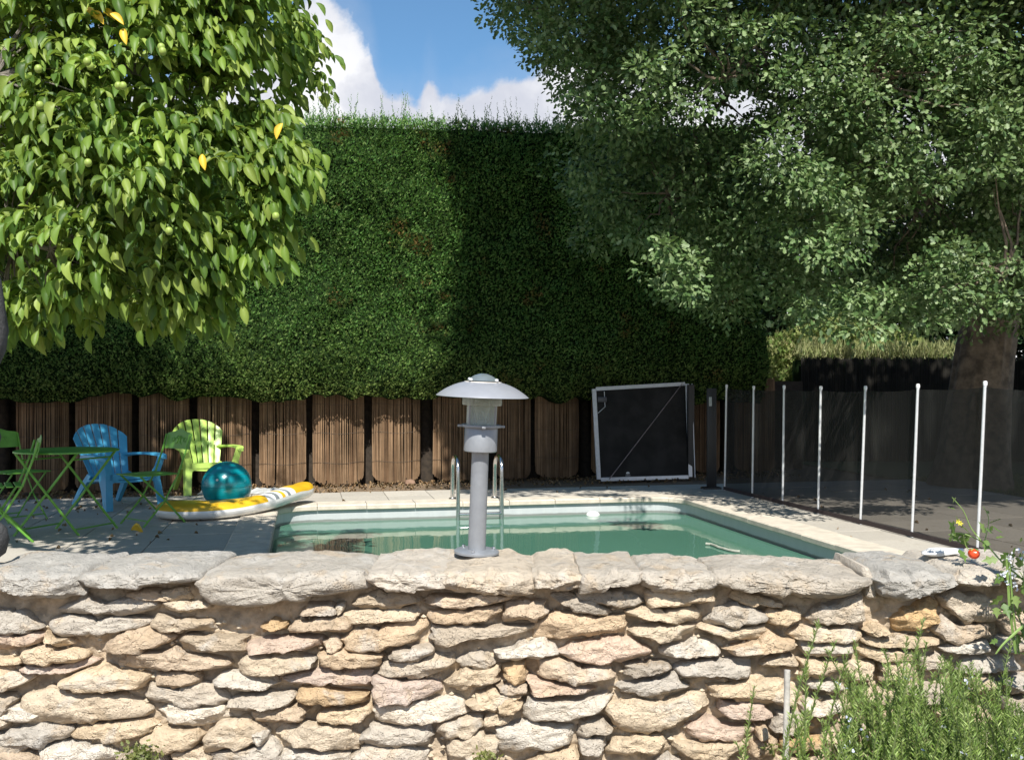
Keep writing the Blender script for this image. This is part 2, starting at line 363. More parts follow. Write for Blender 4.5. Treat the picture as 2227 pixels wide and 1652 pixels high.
STONES = """
0|g|430,545 480,515 560,490 610,430 660,470 690,515 740,525 880,470 1000,460 1100,470 1150,520 1100,560 900,585 600,585 450,570
0|c|1200,500 1300,490 1450,490 1540,500 1540,540 1400,560 1200,550
0|t|890,440 1000,410 1180,420 1240,480 1100,475 900,468
0|c|1180,420 1240,395 1360,395 1380,470 1280,500 1180,460
0|g|-160,560 60,555 180,590 300,680 200,705 0,730 -160,730
0|g|350,690 380,620 440,600 700,610 860,600 1050,620 1140,640 1000,690 700,740 400,745
0|c|1120,620 1160,590 1260,620 1540,630 1575,700 1400,700 1200,710 1120,680
0|p|-160,750 100,730 260,720 330,740 300,790 120,830 -160,845
0|c|310,750 340,710 380,760 480,760 525,800 460,830 320,790
0|t|725,850 780,790 1000,690 1090,680 1260,750 1240,790 1050,840 900,855
0|d|1300,790 1320,740 1560,745 1810,745 1790,800 1800,850 1500,870 1310,860
0|c|160,880 180,850 320,815 440,850 540,840 620,890 560,930 300,940 190,925
0|c|-60,930 60,905 180,900 200,935 100,955 -60,970
0|t|840,960 920,880 1000,865 1180,870 1280,825 1330,880 1500,885 1600,905 1690,935 1640,970 1400,985 950,975
0|p|140,990 200,960 430,960 620,920 700,935 560,1000 300,1015 200,1015
0|w|-160,1010 100,1005 200,1035 225,1060 120,1130 0,1160 -160,1160
0|c|440,1080 480,1045 650,970 720,955 860,1000 1095,1030 1080,1060 1000,1120 760,1130 600,1130 450,1105
0|t|1130,1060 1150,1015 1300,1005 1430,1010 1445,1080 1400,1125 1200,1135 1140,1110
0|g|1040,1180 1100,1100 1250,1130 1500,1090 1620,1150 1660,1200 1600,1240 1300,1245 1100,1210
0|w|1530,1080 1600,1020 1868,1005 2000,1030 2040,1090 1950,1130 1700,1130 1580,1110
0|c|1730,950 1820,870 1990,865 2160,860 2290,920 2290,960 2100,1000 1800,1020 1740,990
0|c|80,1310 180,1180 420,1130 600,1160 850,1175 1000,1200 1080,1290 1040,1325 700,1360 300,1390 120,1380
0|d|-160,1180 60,1170 140,1200 100,1260 20,1310 -160,1320
0|c|-160,1330 60,1310 85,1350 50,1400 -160,1430
0|w|1150,1290 1250,1250 1400,1250 1620,1260 1660,1340 1600,1380 1350,1395 1200,1370
0|g|1630,1260 1700,1190 1900,1165 2100,1160 2145,1200 2100,1240 1900,1265 1700,1280
0|t|1840,1330 1868,1280 2000,1260 2220,1255 2270,1290 2200,1350 2000,1370 1868,1375
0|g|0,1520 60,1420 200,1390 400,1385 490,1430 480,1480 300,1530 50,1535
0|c|490,1470 600,1400 900,1370 1080,1360 1130,1400 1100,1440 850,1530 700,1490 550,1490
0|c|1010,1500 1100,1410 1250,1440 1440,1430 1480,1470 1440,1550 1250,1570 1080,1550
0|c|1460,1580 1500,1450 1650,1350 1820,1345 1868,1380 1960,1410 1970,1450 1890,1510 1700,1560 1560,1575
0|w|290,1570 450,1510 600,1530 800,1560 850,1620 700,1700 350,1700
0|t|-160,1580 200,1570 290,1610 300,1700 -160,1700
0|c|1240,1600 1500,1570 1540,1640 1500,1720 1250,1720
0|g|1540,1610 1868,1550 1970,1480 2060,1570 2060,1720 1560,1720
0|d|850,1640 1000,1560 1200,1580 1240,1700 860,1720
1|o|20,670 130,635 240,640 230,700 60,710
1|t|230,690 300,630 500,615 640,600 680,640 670,700 400,710 250,710
1|d|690,510 720,480 850,425 1190,420 1205,490 1050,540 750,550
1|c|640,590 700,560 950,550 1170,540 1210,590 1150,620 900,650 700,650
1|t|310,590 390,515 530,505 590,540 570,575 420,595
1|w|570,560 600,510 640,505 650,540 600,585
1|p|-60,790 100,760 290,745 470,760 480,810 400,835 150,840 -60,860
1|t|480,780 560,740 620,780 640,840 520,860
1|t|600,760 700,720 900,680 1220,620 1240,680 1190,760 960,830 700,850 630,820
1|t|430,890 520,855 700,855 800,870 940,890 900,960 700,960 560,990 450,930
1|g|960,890 1000,850 1200,815 1280,810 1285,870 1220,920 1050,925
1|g|900,1020 950,930 1200,930 1300,880 1445,880 1440,950 1300,1020 1160,1045 950,1030
1|p|180,1050 300,1020 500,990 700,990 850,1010 855,1070 800,1105 500,1105 220,1080
1|o|290,1180 330,1130 450,1115 600,1150 830,1160 780,1230 600,1235 350,1235
1|p|830,1170 870,1040 1000,1060 1150,1070 1340,1080 1340,1130 1250,1190 1050,1220 880,1240
1|c|1350,1090 1450,1020 1500,990 1620,990 1780,960 1775,1070 1600,1130 1450,1140
1|g|1480,940 1540,870 1700,865 1760,940 1700,985 1520,985
1|t|1260,560 1400,550 1600,540 1795,520 1790,560 1700,620 1500,655 1290,640
1|t|1250,500 1300,450 1500,450 1700,410 1868,450 1850,480 1700,500 1450,530 1300,510
1|g|1250,760 1330,680 1450,665 1868,680 2020,670 2025,700 1950,730 1700,750 1500,770 1350,820 1270,800
1|w|1750,850 1868,830 2000,770 2100,760 2200,820 2200,880 2000,910 1868,930 1780,890
1|w|850,1290 900,1240 1200,1230 1450,1190 1530,1220 1535,1310 1400,1350 1100,1385 900,1370
1|c|450,1320 520,1280 700,1270 840,1250 830,1310 780,1360 550,1385 460,1360
1|c|1530,1240 1600,1170 1730,1130 1868,1160 1930,1200 1900,1260 1700,1280 1560,1260
1|t|1740,1100 1850,1080 1990,1100 2000,1150 1900,1165 1760,1140
1|o|1790,970 1868,950 1960,940 1980,1000 1950,1070 1868,1080 1790,1040
1|c|140,1460 200,1400 450,1390 700,1420 770,1500 720,1570 500,1560 250,1530
1|g|760,1490 850,1400 1080,1400 1260,1395 1300,1470 1250,1530 1000,1550 800,1540
1|c|1300,1450 1330,1390 1500,1340 1640,1330 1680,1400 1600,1450 1400,1500
1|c|1400,1600 1450,1500 1650,1440 1760,1500 1780,1600 1700,1680 1420,1700
1|c|1640,1340 1700,1310 1868,1320 1868,1370 1760,1400 1660,1390
1|w|-40,1440 50,1410 105,1440 100,1510 -40,1535
1|w|170,1650 200,1590 500,1590 690,1610 690,1720 170,1720
1|g|710,1630 800,1560 1000,1560 1270,1590 1250,1720 720,1720
2|t|-60,500 80,480 240,495 265,560 220,610 0,640 -60,630
2|d|280,450 400,430 600,500 740,570 680,590 500,560 330,500
2|d|470,430 560,395 800,410 930,450 980,500 850,540 660,510 500,480
2|c|970,430 1050,400 1300,405 1470,400 1505,470 1400,495 1200,530 1000,520
2|c|820,565 950,530 1150,545 1330,530 1385,570 1370,610 1200,635 950,620 840,590
2|t|180,660 240,590 400,580 640,620 800,595 830,660 810,710 500,740 300,765 200,750
2|c|860,710 950,665 1150,655 1330,670 1330,710 1250,755 1050,765 900,740
2|g|1410,620 1500,540 1640,500 1750,540 1850,600 1840,630 1600,675 1450,670
2|c|1600,470 1660,420 1868,470 1990,500 1990,540 1800,520 1650,510
2|c|1330,680 1400,660 1600,690 1868,660 1868,770 1700,770 1450,720
2|t|1530,830 1700,800 1868,720 1960,740 2050,780 2050,830 1950,850 1780,860 1600,880
2|w|1080,850 1150,810 1300,790 1360,760 1480,800 1520,870 1460,895 1200,895 1100,880
2|p|340,860 450,800 600,765 860,755 960,800 1045,855 1000,885 800,920 550,930 420,905
2|d|810,950 950,930 1140,940 1150,970 1100,1010 900,1030 820,1020
2|t|180,920 250,905 450,930 520,970 720,955 780,1030 650,1060 540,1090 350,1070 190,1040
2|p|90,1040 200,1060 350,1095 600,1120 560,1150 300,1165 140,1165
2|g|1180,990 1250,940 1500,930 1720,910 1735,1010 1700,1045 1500,1030 1250,1040
2|g|740,1110 850,1090 1100,1060 1160,1010 1230,1070 1310,1120 1200,1150 1000,1165 790,1150
2|w|70,1260 130,1200 350,1215 560,1210 700,1160 750,1190 640,1290 400,1340 150,1355 80,1330
2|c|680,1240 900,1210 1100,1230 1300,1170 1400,1180 1445,1260 1300,1310 1200,1400 1000,1440 850,1430 700,1330
2|c|1440,1110 1600,1095 1868,1070 1980,1070 1980,1200 1868,1235 1650,1210 1450,1170
2|p|1510,1290 1540,1225 1700,1230 1868,1240 1900,1330 1700,1355 1550,1330
2|w|-120,1420 0,1380 100,1370 300,1395 470,1405 440,1530 250,1575 0,1590 -100,1560
2|g|470,1430 500,1370 640,1345 740,1420 700,1450 560,1475 480,1470
2|g|490,1540 540,1490 700,1480 690,1550 640,1610 560,1615 500,1590
2|c|690,1560 780,1490 1000,1475 1110,1480 1130,1540 1080,1600 900,1615 720,1600
2|c|1170,1560 1200,1510 1380,1520 1700,1500 1715,1560 1600,1620 1400,1635 1230,1600
2|p|1280,1410 1380,1370 1450,1340 1540,1400 1760,1410 1770,1450 1700,1500 1400,1500 1320,1470
2|c|100,1680 250,1590 450,1560 510,1640 500,1740 120,1740
2|g|1030,1700 1150,1610 1230,1650 1200,1740 1040,1740
2|t|1780,1400 1868,1385 1868,1460 1800,1475
2|t|1740,1530 1868,1490 1950,1500 1960,1600 1760,1620
2|o|-60,970 60,930 110,960 90,1080 0,1090 -60,1060
2|t|-20,1120 80,1090 130,1160 60,1200 -20,1190
2|c|-120,1220 0,1170 70,1230 20,1300 -60,1330 -110,1290
3|c|-20,600 30,550 240,540 250,620 150,660 20,650
3|g|270,610 400,520 690,450 720,630 550,655 290,650
3|c|150,740 220,680 640,690 680,740 640,790 350,780 200,770
3|c|690,700 780,655 880,690 890,730 760,735
3|o|920,620 1000,560 1180,480 1260,520 1230,640 1100,700 950,710
3|t|1210,700 1290,590 1340,650 1420,670 1650,660 1640,740 1400,790 1260,780
3|g|1270,470 1350,420 1560,430 1700,520 1690,620 1450,655 1330,560
3|t|1700,640 1740,560 1868,560 2000,600 2000,720 1750,730
3|g|230,830 250,785 450,800 640,820 640,870 600,890 280,895
3|c|650,850 700,820 900,850 1090,860 1080,930 850,920 680,890
3|c|680,760 800,740 1100,750 1250,770 1250,800 1000,830 800,830 700,800
3|w|1280,840 1400,790 1600,785 1620,840 1400,870 1300,860
3|g|1650,790 1700,750 1950,760 1950,860 1690,860
3|g|1380,960 1450,900 1650,890 1820,890 1820,980 1600,1005 1400,1000
3|g|1700,1080 1800,1030 1950,1040 1950,1160 1720,1150
3|c|230,930 300,920 560,950 540,1000 420,1040 250,1040
3|c|-60,960 0,920 100,895 200,900 220,960 100,975
3|w|280,1090 310,1055 480,1080 560,1130 500,1160 330,1120
3|c|570,1000 640,930 780,950 760,1060 620,1080
3|c|0,1200 100,1090 220,1130 200,1220 60,1240
3|w|230,1260 300,1200 560,1230 560,1300 300,1310
3|g|50,1440 60,1300 240,1330 330,1400 250,1460
3|o|90,1550 130,1490 400,1490 400,1560 150,1590
3|p|600,1430 640,1330 740,1360 720,1440
3|c|20,1740 60,1640 420,1630 420,1740
3|c|820,960 1040,940 1040,1050 840,1070
3|g|1100,900 1300,880 1340,980 1120,1000
3|c|1420,1050 1640,1030 1640,1140 1430,1150
3|g|1700,1200 1950,1190 1950,1320 1720,1310
3|c|640,1130 900,1110 960,1180 900,1240 680,1220
3|g|1010,1120 1300,1090 1380,1170 1280,1230 1040,1210
3|c|800,1300 1080,1270 1150,1350 1060,1400 820,1380
3|t|1200,1290 1560,1260 1640,1340 1500,1390 1230,1380
3|c|760,1480 1000,1450 1180,1480 1150,1560 800,1570
3|g|1250,1450 1600,1430 1660,1510 1500,1560 1280,1550
3|c|1710,1400 1950,1390 1950,1500 1720,1500
3|w|500,1560 680,1540 700,1620 620,1660 500,1640
3|c|760,1640 1150,1630 1180,1740 760,1740
3|g|1230,1630 1700,1600 1950,1620 1950,1740 1240,1740
"""
CAPS = """
g|2.5|-200,250 0,215 300,215 560,250 600,330 600,430 480,465 300,462 120,430 0,375 -200,360
g|2.5|600,300 640,235 900,215 1200,220 1420,240 1450,290 1400,320 1180,330 1000,350 760,380 640,350
g|2.5|1440,300 1560,220 1868,190 2300,175 2600,190 2680,260 2703,350 2500,400 2330,430 2150,490 1868,525 1600,520 1500,450
w|2.53|2675,210 2800,170 3100,160 3280,190 3260,340 3000,385 2850,365 2750,310 2700,260
c|2.52|3180,310 3260,180 3500,160 3736,180 3890,230 3910,330 3870,420 3736,440 3500,410 3300,390
c|2.5|3890,230 3950,180 4150,165 4250,215 4240,350 4130,370 4000,360 3890,340
c|2.5|4210,330 4250,200 4450,175 4670,190 4680,250 4650,300 4560,330 4440,320 4400,390 4250,410
g|2.44|4680,290 4720,210 4900,195 5100,200 5220,250 5240,320 5170,380 5000,400 4800,390 4700,350
g|2.43|5215,330 5240,250 5400,220 5700,225 6000,260 6330,290 6340,340 6260,410 6050,465 5800,455 5604,435 5450,400 5300,370
g|2.5|6390,300 6480,215 6700,205 6900,240 6980,320 6850,390 6700,440 6600,470 6480,465 6410,420
c|2.5|6930,270 7000,190 7200,190 7300,260 7260,320 7100,330 6970,345
c|2.5|7290,260 7400,210 7700,220 7760,330 7500,350 7320,330
"""
si = 0
for line in STONES.strip().splitlines():
    q, c, pts = line.split('|'); q = int(q)
    pp = [tuple(map(float, s.split(','))) for s in pts.split()]
    # each traced outline is the lit face; the stone reaches a little lower than that
    my = sum(p[1] for p in pp)/len(pp); mx = sum(p[0] for p in pp)/len(pp)
    pp = [(mx+(x-mx)*1.04, my+(y-my)*(1.08 if y < my else 1.16)) for x, y in pp]
    poly = [wallxz(x+1868*q, y, YW-.02) for x, y in pp]
    area = (max(p[0] for p in poly)-min(p[0] for p in poly))
    make_stone(poly, PAL[c], random.uniform(.026, .046), seed=si, back=.09); si += 1
for line in CAPS.strip().splitlines():
    c, yb, pts = line.split('|'); yb = float(yb)
    pp = [tuple(map(float, s.split(','))) for s in pts.split()]
    poly = [wallxz(x, y, YW-.03) for x, y in pp]
    cxm = sum(p[0] for p in poly)/len(poly); poly = [(cxm+(x-cxm)*1.05, z) for x, z in poly]
    ztop = .828
    zm = max(p[1] for p in poly)
    poly = [(x, z+(ztop-zm)*max(0, (z-.76)/(zm-.76))) for x, z in poly]
    make_stone(poly, {'g': (.47, .43, .37), 'w': (.57, .51, .43), 'c': (.52, .455, .37)}[c], .035, seed=si, cap=True, top_back=yb-YW+.03, n=72, yw=YW-.03, name='cap_stone'); si += 1
# small dark wedge stone standing upright between two cap stones
make_stone([wallxz(x, y, YW-.03) for x, y in [(6325, 250), (6385, 262), (6420, 400), (6420, 500), (6340, 480), (6320, 380)]], PAL['g'], .012, seed=si, back=.2); si += 1
# coursed stones beyond the frame: left, right and below
def courses(x0, x1, z0, z1):
    global si
    z = z1
    while z > z0+.03:
        h = random.uniform(.055, .075); x = x0+random.uniform(-.08, 0)
        while x < x1:
            w = random.uniform(.12, .26); j = lambda a: random.uniform(-a, a)
            poly = [(x, z-h*.5+j(.01)), (x+w*.15, z-h*.12+j(.006)), (x+w*.5, z+j(.006)), (x+w*.85, z-h*.12+j(.006)), (x+w*.97, z-h*.5),
                    (x+w*.8, z-h*.88+j(.006)), (x+w*.45, z-h+j(.005)), (x+w*.12, z-h*.85)]
            make_stone(poly, PAL[random.choice('ccgtpwg')], random.uniform(.03, .05), seed=si, n=24); si += 1
            x += w+.006
        z -= h+.012
courses(-1.24, 1.24, .20, .36)
courses(-1.75, -1.26, .36, .76); courses(1.30, 1.75, .36, .76)
for x0 in (-1.75, 1.32):
    make_stone([(x0, .75), (x0+.06, .815), (x0+.35, .822), (x0+.42, .78), (x0+.36, .71), (x0+.08, .70)], (.5, .46, .40), .06, seed=si, cap=True, top_back=.28, n=60, yw=YW-.03, name='cap_stone'); si += 1
# mortar bed behind the stones and the body of the wall
nx, nz = 620, 170
xs = np.linspace(-1.8, 1.8, nx); zs = np.linspace(-.06, .795, nz)
V = np.zeros((nx*nz, 3), np.float32); i = 0
for z in zs:
    for x in xs:
        d = .014*fbm(Vector((x*12, 0, z*20)), 4) + .007*noise.noise(Vector((x*70, 5, z*70)))
        V[i] = (x, YW+.008-d, z); i += 1
idx = np.arange(nx*nz).reshape(nz, nx)
T = np.stack([idx[:-1, :-1].ravel(), idx[:-1, 1:].ravel(), idx[1:, 1:].ravel(), idx[1:, :-1].ravel()], 1)
link('mortar', bigmesh('mortar', V, T), M_mortar, wall, smooth=True)
b = MB(); b.box((0, YW+.15, .355), (3.6, .24, .83)); b.build('wall_core', M_mortar, wall, bevel=.01)
b = MB()
vb = []; fb = []; nx_ = 240; ny_ = 14
for j in range(ny_):
    for i in range(nx_):
        x = -1.8+3.6*i/(nx_-1); q = j/(ny_-1); vb.append((x, YW+.004+.22*q, .797+.010*fbm(Vector((x*14, q*4, 2)), 4)))
fb = [(j*nx_+i, j*nx_+i+1, (j+1)*nx_+i+1, (j+1)*nx_+i) for j in range(ny_-1) for i in range(nx_-1)]
link('mortar_bed', mesh('mortar_bed', vb, fb), M_mortar, wall, smooth=True)
# crumbs of rubble in the joints
b = []; fcs = []
for k in range(420):
    x = random.uniform(-1.25, 1.25); z = random.uniform(.36, .77); r = random.uniform(.003, .009)
    bb = len(b)
    for q in [(1, 0, 0), (-1, 0, 0), (0, 1, 0), (0, -1, 0), (0, 0, 1), (0, 0, -1)]:
        b.append((x+q[0]*r*random.uniform(.7, 1.5), YW-.006+q[1]*r, z+q[2]*r*random.uniform(.6, 1)))
    fcs += [(bb+i_, bb+j_, bb+k_) for i_, j_, k_ in [(0, 2, 4), (2, 1, 4), (1, 3, 4), (3, 0, 4), (2, 0, 5), (1, 2, 5), (3, 1, 5), (0, 3, 5)]]
o = link('rubble', mesh('rubble', b, fcs), mat('rubble', (.50, .42, .31), .9, scale=30, bump=.5), wall); tag(o, kind='stuff')
# ------------------------------------------------------------ pool frame: origin at the far right corner, u to the right, v away
TH = R(12); O0 = Vector((1.87, 10.85, 0)); U = Vector((math.cos(TH), math.sin(TH), 0)); W = Vector((-math.sin(TH), math.cos(TH), 0))
def F(s, t, z=0): p = O0+U*s+W*t; return Vector((p.x, p.y, z))
SL, TN = -4.4, -7.4                     # left edge, near edge
M_cope = mat('coping_stone', (.54, .485, .40), .8, var=.12, scale=9, bump=.25, bscale=90, spec=.3)
M_slab = bpy.data.materials.new('paving_slab')
def slabmat():
    m = M_slab; m.use_nodes = True; t = NT(m.node_tree); t.n.clear()
    pos = t.node('ShaderNodeNewGeometry').outputs['Position']; oi = t.node('ShaderNodeObjectInfo')
    n1 = t.noise(pos, 2.2, 6, .65); n2 = t.noise(pos, 45, 5, .7); n3 = t.noise(pos, 9, 5, .6, .5)
    c = t.mix(n1, (.50, .46, .39), (.40, .375, .33))
    c = t.mix(1, c, t.ramp(oi.outputs['Random'], [(0, .88), (1, 1.08)]), 'MULTIPLY')
    c = t.mix(t.m('MULTIPLY', t.smooth(n3, .56, .7), .4), c, (.27, .23, .17))
    c = t.mix(1, c, t.ramp(n2, [(.3, .86), (.7, 1.08)]), 'MULTIPLY')
    b = t.node('ShaderNodeBump', i_Height=n2); b.inputs['Strength'].default_value = .25; b.inputs['Distance'].default_value = .004
    p = t.node('ShaderNodeBsdfPrincipled', i_Base_Color=c, i_Roughness=.85, i_Normal=b.outputs[0]); p.inputs['Specular IOR Level'].default_value = .3
    t.node('ShaderNodeOutputMaterial', i_Surface=p)
slabmat()
# ground sheet with a hole for the pool
def groundmat():
    m = bpy.data.materials.new('earth'); m.use_nodes = True; t = NT(m.node_tree); t.n.clear()
    pos = t.node('ShaderNodeNewGeometry').outputs['Position']
    n1 = t.noise(pos, 3, 6, .7); n2 = t.noise(pos, 40, 5, .7)
    c = t.mix(n1, (.14, .095, .06), (.26, .19, .12)); c = t.mix(1, c, t.ramp(n2, [(.3, .6), (.7, 1.3)]), 'MULTIPLY')
    b = t.node('ShaderNodeBump', i_Height=n2); b.inputs['Strength'].default_value = .8; b.inputs['Distance'].default_value = .02
    p = t.node('ShaderNodeBsdfPrincipled', i_Base_Color=c, i_Roughness=.95, i_Normal=b.outputs[0])
    t.node('ShaderNodeOutputMaterial', i_Surface=p); return m
ss = [-60, SL-.15, .15, 60]; ts = [-40, TN-.15, .15, 70]
vs = [F(s, t, -.05) for t in ts for s in ss]
fs = [(j*4+i, j*4+i+1, (j+1)*4+i+1, (j+1)*4+i) for j in range(3) for i in range(3) if (i, j) != (1, 1)]
M_earth = groundmat()
tag(link('ground', mesh('ground', vs, fs), M_earth), kind='structure')
# lawn beyond the paving at the right
M_grass_soil = mat('lawn_soil', (.05, .075, .02), .95, scale=6, bump=.5)
tag(link('lawn', mesh('lawn', [F(3.85, -5.4, -.03), F(22, -5.4, -.03), F(22, 8, -.03), F(3.85, 8, -.03)], [(0, 1, 2, 3)]), M_grass_soil), kind='structure')
# deck
deck = thing('paved_deck', None, None, kind='structure')
M_bed = mat('slab_bed', (.26, .24, .20), .95, scale=20)
def sheet(name, s0, s1, t0, t1, z, m, par): return link(name, mesh(name, [F(s0, t0, z), F(s1, t0, z), F(s1, t1, z), F(s0, t1, z)], [(0, 1, 2, 3)]), m, par)
sheet('slab_bed', -9.0, SL-.12, -7.6, 1.32, -.012, M_bed, deck); sheet('slab_bed', SL-.12, .12, .12, 1.32, -.012, M_bed, deck)
sheet('slab_bed', .12, 3.82, -5.2, 1.32, -.012, M_bed, deck); sheet('slab_bed', SL-.12, .12, TN-.6, TN-.12, -.012, M_bed, deck)
SLAB = {}
def slab(s0, s1, t0, t1):
    w, d = round(s1-s0, 3), round(t1-t0, 3)
    if (w, d) not in SLAB:
        b = MB(); b.box((0, 0, -.02), (w-.007, d-.007, .04), bev=.004); me = mesh('paving_slab', b.v, b.f); me.materials.append(M_slab); SLAB[(w, d)] = me
    o = bpy.data.objects.new('paving_slab', SLAB[(w, d)]); COL.objects.link(o); o.parent = deck
    o.location = F((s0+s1)/2, (t0+t1)/2, random.uniform(-.002, .0015)); o.rotation_euler = (random.uniform(-.003, .003), random.uniform(-.003, .003), TH)
def grid(s0, s1, ns, t0, t1, nt):
    for i in range(ns):
        for j in range(nt):
            slab(s0+(s1-s0)*i/ns, s0+(s1-s0)*(i+1)/ns, t0+(t1-t0)*j/nt, t0+(t1-t0)*(j+1)/nt)
grid(SL-.3-3.6, SL-.3, 6, -4.7, 1.3, 10)
grid(SL-.3, .3, 10, .3, 1.3, 2)
grid(.3, .8, 1, -5.2, 1.3, 13)
grid(.8, 3.8, 5, -5.2, 1.3, 11)
# coping following the pool outline with rounded far corners
def outline(off, r=.38):
    """points along left side (near to far), far side, right side; off = outward offset"""
    pts = []
    rr = r+off
    pts.append((SL-off, TN)); n = 12
    for k in range(1, 13): pts.append((SL-off, TN+(-r-TN)*k/13))
    for k in range(n+1):
        a = math.pi-math.pi/2*k/n; pts.append((SL+r+rr*math.cos(a), -r+rr*math.sin(a)))
    for k in range(1, 7): pts.append((SL+r+(-r-SL-r)*k/7, off))
    for k in range(n+1):
        a = math.pi/2-math.pi/2*k/n; pts.append((-r+rr*math.cos(a), -r+rr*math.sin(a)))
    for k in range(1, 13): pts.append((off, -r+(TN+r)*k/13))
    pts.append((off, TN)); return pts
inn, out = outline(-.035), outline(.30)
# corner infill so that the paving closes round the rounded coping
def coping():
    # cumulative length on the outer line -> pieces of about half a metre
    L = [0]
    for a, b in zip(out[:-1], out[1:]): L.append(L[-1]+math.dist(a, b))
    def at(line, q):
        for i in range(len(L)-1):
            if q <= L[i+1]+1e-9:
                k = (q-L[i])/(L[i+1]-L[i]); return (line[i][0]*(1-k)+line[i+1][0]*k, line[i][1]*(1-k)+line[i+1][1]*k)
        return line[-1]
    n = int(L[-1]/.5)
    for i in range(n):
        a, b = L[-1]*i/n+.003, L[-1]*(i+1)/n-.003; m = 5
        v = []; dz = random.uniform(-.002, .002)
        for j in range(m+1):
            q = a+(b-a)*j/m; p, o_ = at(inn, q), at(out, q)
            lerp = lambda k: (p[0]*(1-k)+o_[0]*k, p[1]*(1-k)+o_[1]*k)
            prof = [(1, -.035), (1, .006), (.97, .012), (.12, .014), (.035, .011), (0, .001), (0, -.036), (.04, -.044), (.3, -.044)]
            v += [F(*lerp(k), z+dz) for k, z in prof]
        K = 9; f = [(j*K+k, j*K+(k+1) % K, (j+1)*K+(k+1) % K, (j+1)*K+k) for j in range(m) for k in range(K)]
        f += [tuple(range(K))[::-1], tuple(m*K+k for k in range(K))]
        me = mesh('coping_stone', v, f); link('coping_stone', me, M_cope, deck)
coping()
b = MB()
for sgn, cs in ((1, SL), (-1, 0)):
    pass
# pool shell
def linermat():
    m = bpy.data.materials.new('pool_liner'); m.use_nodes = True; t = NT(m.node_tree); t.n.clear()
    pos = t.node('ShaderNodeNewGeometry').outputs['Position']; z = t.node('ShaderNodeSeparateXYZ', i_0=pos).outputs[2]
    st = t.node('ShaderNodeMapping'); t.put(st.inputs[0], pos); st.inputs['Scale'].default_value = (1, 1, .12)
    n1 = t.noise(pos, 6, 5, .6); n2 = t.noise(st.outputs[0], 14, 5, .6)
    c = t.mix(n2, (.40, .43, .44), (.52, .54, .54))
    zz = t.m('ADD', z, t.m('MULTIPLY_ADD', n1, .022, -.011))
    band = t.m('MULTIPLY', t.smooth(zz, -.175, -.160), t.m('SUBTRACT', 1.0, t.smooth(zz, -.146, -.132)))
    c = t.mix(t.m('MULTIPLY', band, .75), c, (.12, .13, .11))
    p = t.node('ShaderNodeBsdfPrincipled', i_Base_Color=c, i_Roughness=.45)
    t.node('ShaderNodeOutputMaterial', i_Surface=p); return m
line = outline(0.0); line.append((line[0][0], line[0][1]))
v = []; f = []
for s_, t_ in line: v += [F(s_, t_, -.03), F(s_, t_, -1.4)]
n = len(line)
f = [(2*i, 2*i+2, 2*i+3, 2*i+1) for i in range(n-1)]
f.append(tuple(2*i+1 for i in range(n-1)))
pl = link('pool_liner', mesh('pool_liner', v, f), linermat()); tag(pl, kind='structure')
def watermat():
    m = bpy.data.materials.new('pool_water'); m.use_nodes = True; t = NT(m.node_tree); t.n.clear()
    pos = t.node('ShaderNodeNewGeometry').outputs['Position']
    st = t.node('ShaderNodeMapping'); t.put(st.inputs[0], pos); st.inputs['Scale'].default_value = (1.5, .7, 1)
    nz = t.m('ADD', t.noise(st.outputs[0], 1.6, 3, .5), t.m('MULTIPLY', t.noise(pos, 9, 2, .5), .12))
    b = t.node('ShaderNodeBump', i_Height=nz); b.inputs['Strength'].default_value = .11; b.inputs['Distance'].default_value = .04
    c = t.mix(t.noise(pos, .7, 3, .5), (.062, .160, .112), (.082, .195, .138))
    p = t.node('ShaderNodeBsdfPrincipled', i_Base_Color=c, i_Roughness=.045, i_IOR=1.28, i_Normal=b.outputs[0])
    t.node('ShaderNodeOutputMaterial', i_Surface=p); return m
v = [F(s_, t_, -.163) for s_, t_ in outline(-.002)]
tag(link('pool_water', mesh('pool_water', v, [tuple(range(len(v)))]), watermat()), kind='structure')

# ------------------------------------------------------------ pool ladder
M_steel = mat('stainless_steel', (.62, .62, .62), .22, 1, var=.05, scale=40)
lad = thing('pool_ladder', 'stainless steel pool ladder with two hooped rails at the far edge of the pool', 'pool ladder', G(1028, 1078))
def Lc(ds, dt, z): # ladder coordinates around the ladder's place on the far coping
    return U*ds+W*dt+Vector((0, 0, z))
lc = G(1028, 1084); srel = (lc-O0).dot(U); lad.location = F(srel, 0, 0)
for sg in (-1, 1):
    pts = [Lc(sg*.235, .24, .012)]
    for k in range(6): pts.append(Lc(sg*.235, .24-.004*k, .05+.30*k/5))
    for k in range(1, 12):
        a = math.pi*k/12; pts.append(Lc(sg*.235, .03+.19*math.cos(a), .36+.13*math.sin(a)))
    for k in range(10): pts.append(Lc(sg*.235, -.16, .34-.9*k/9))
    b = MB(); b.tube(pts, .022, 12); b.build('rail', M_steel, lad, smooth=True)
    b = MB(); b.lathe([(.0, .012), (.04, .012), (.042, .018), (.03, .028), (.0, .03)], 20, Lc(sg*.235, .24, .002)); b.build('flange', M_steel, lad, smooth=True)
for z in (-.10, -.35, -.60):
    b = MB(); b.box(Lc(0, -.165, z), (.45, .07, .022), Matrix.Rotation(TH, 3, 'Z'), bev=.006); b.build('tread', M_steel, lad, smooth=True)
# floating dispenser on the water by the far wall
fl = MB(); c = F((G(1283, 1116, -.16)-O0).dot(U), -.10, -.163); fl.lathe([(0, .045), (.03, .043), (.055, .034), (.072, .018), (.075, .004), (.07, -.02), (.03, -.03), (0, -.03)], 24, c)
tag(fl.build('pool_float', mat('white_plastic', (.78, .78, .75), .35, var=.04), None, True), 'small round white float on the water by the far pool wall', 'pool float')
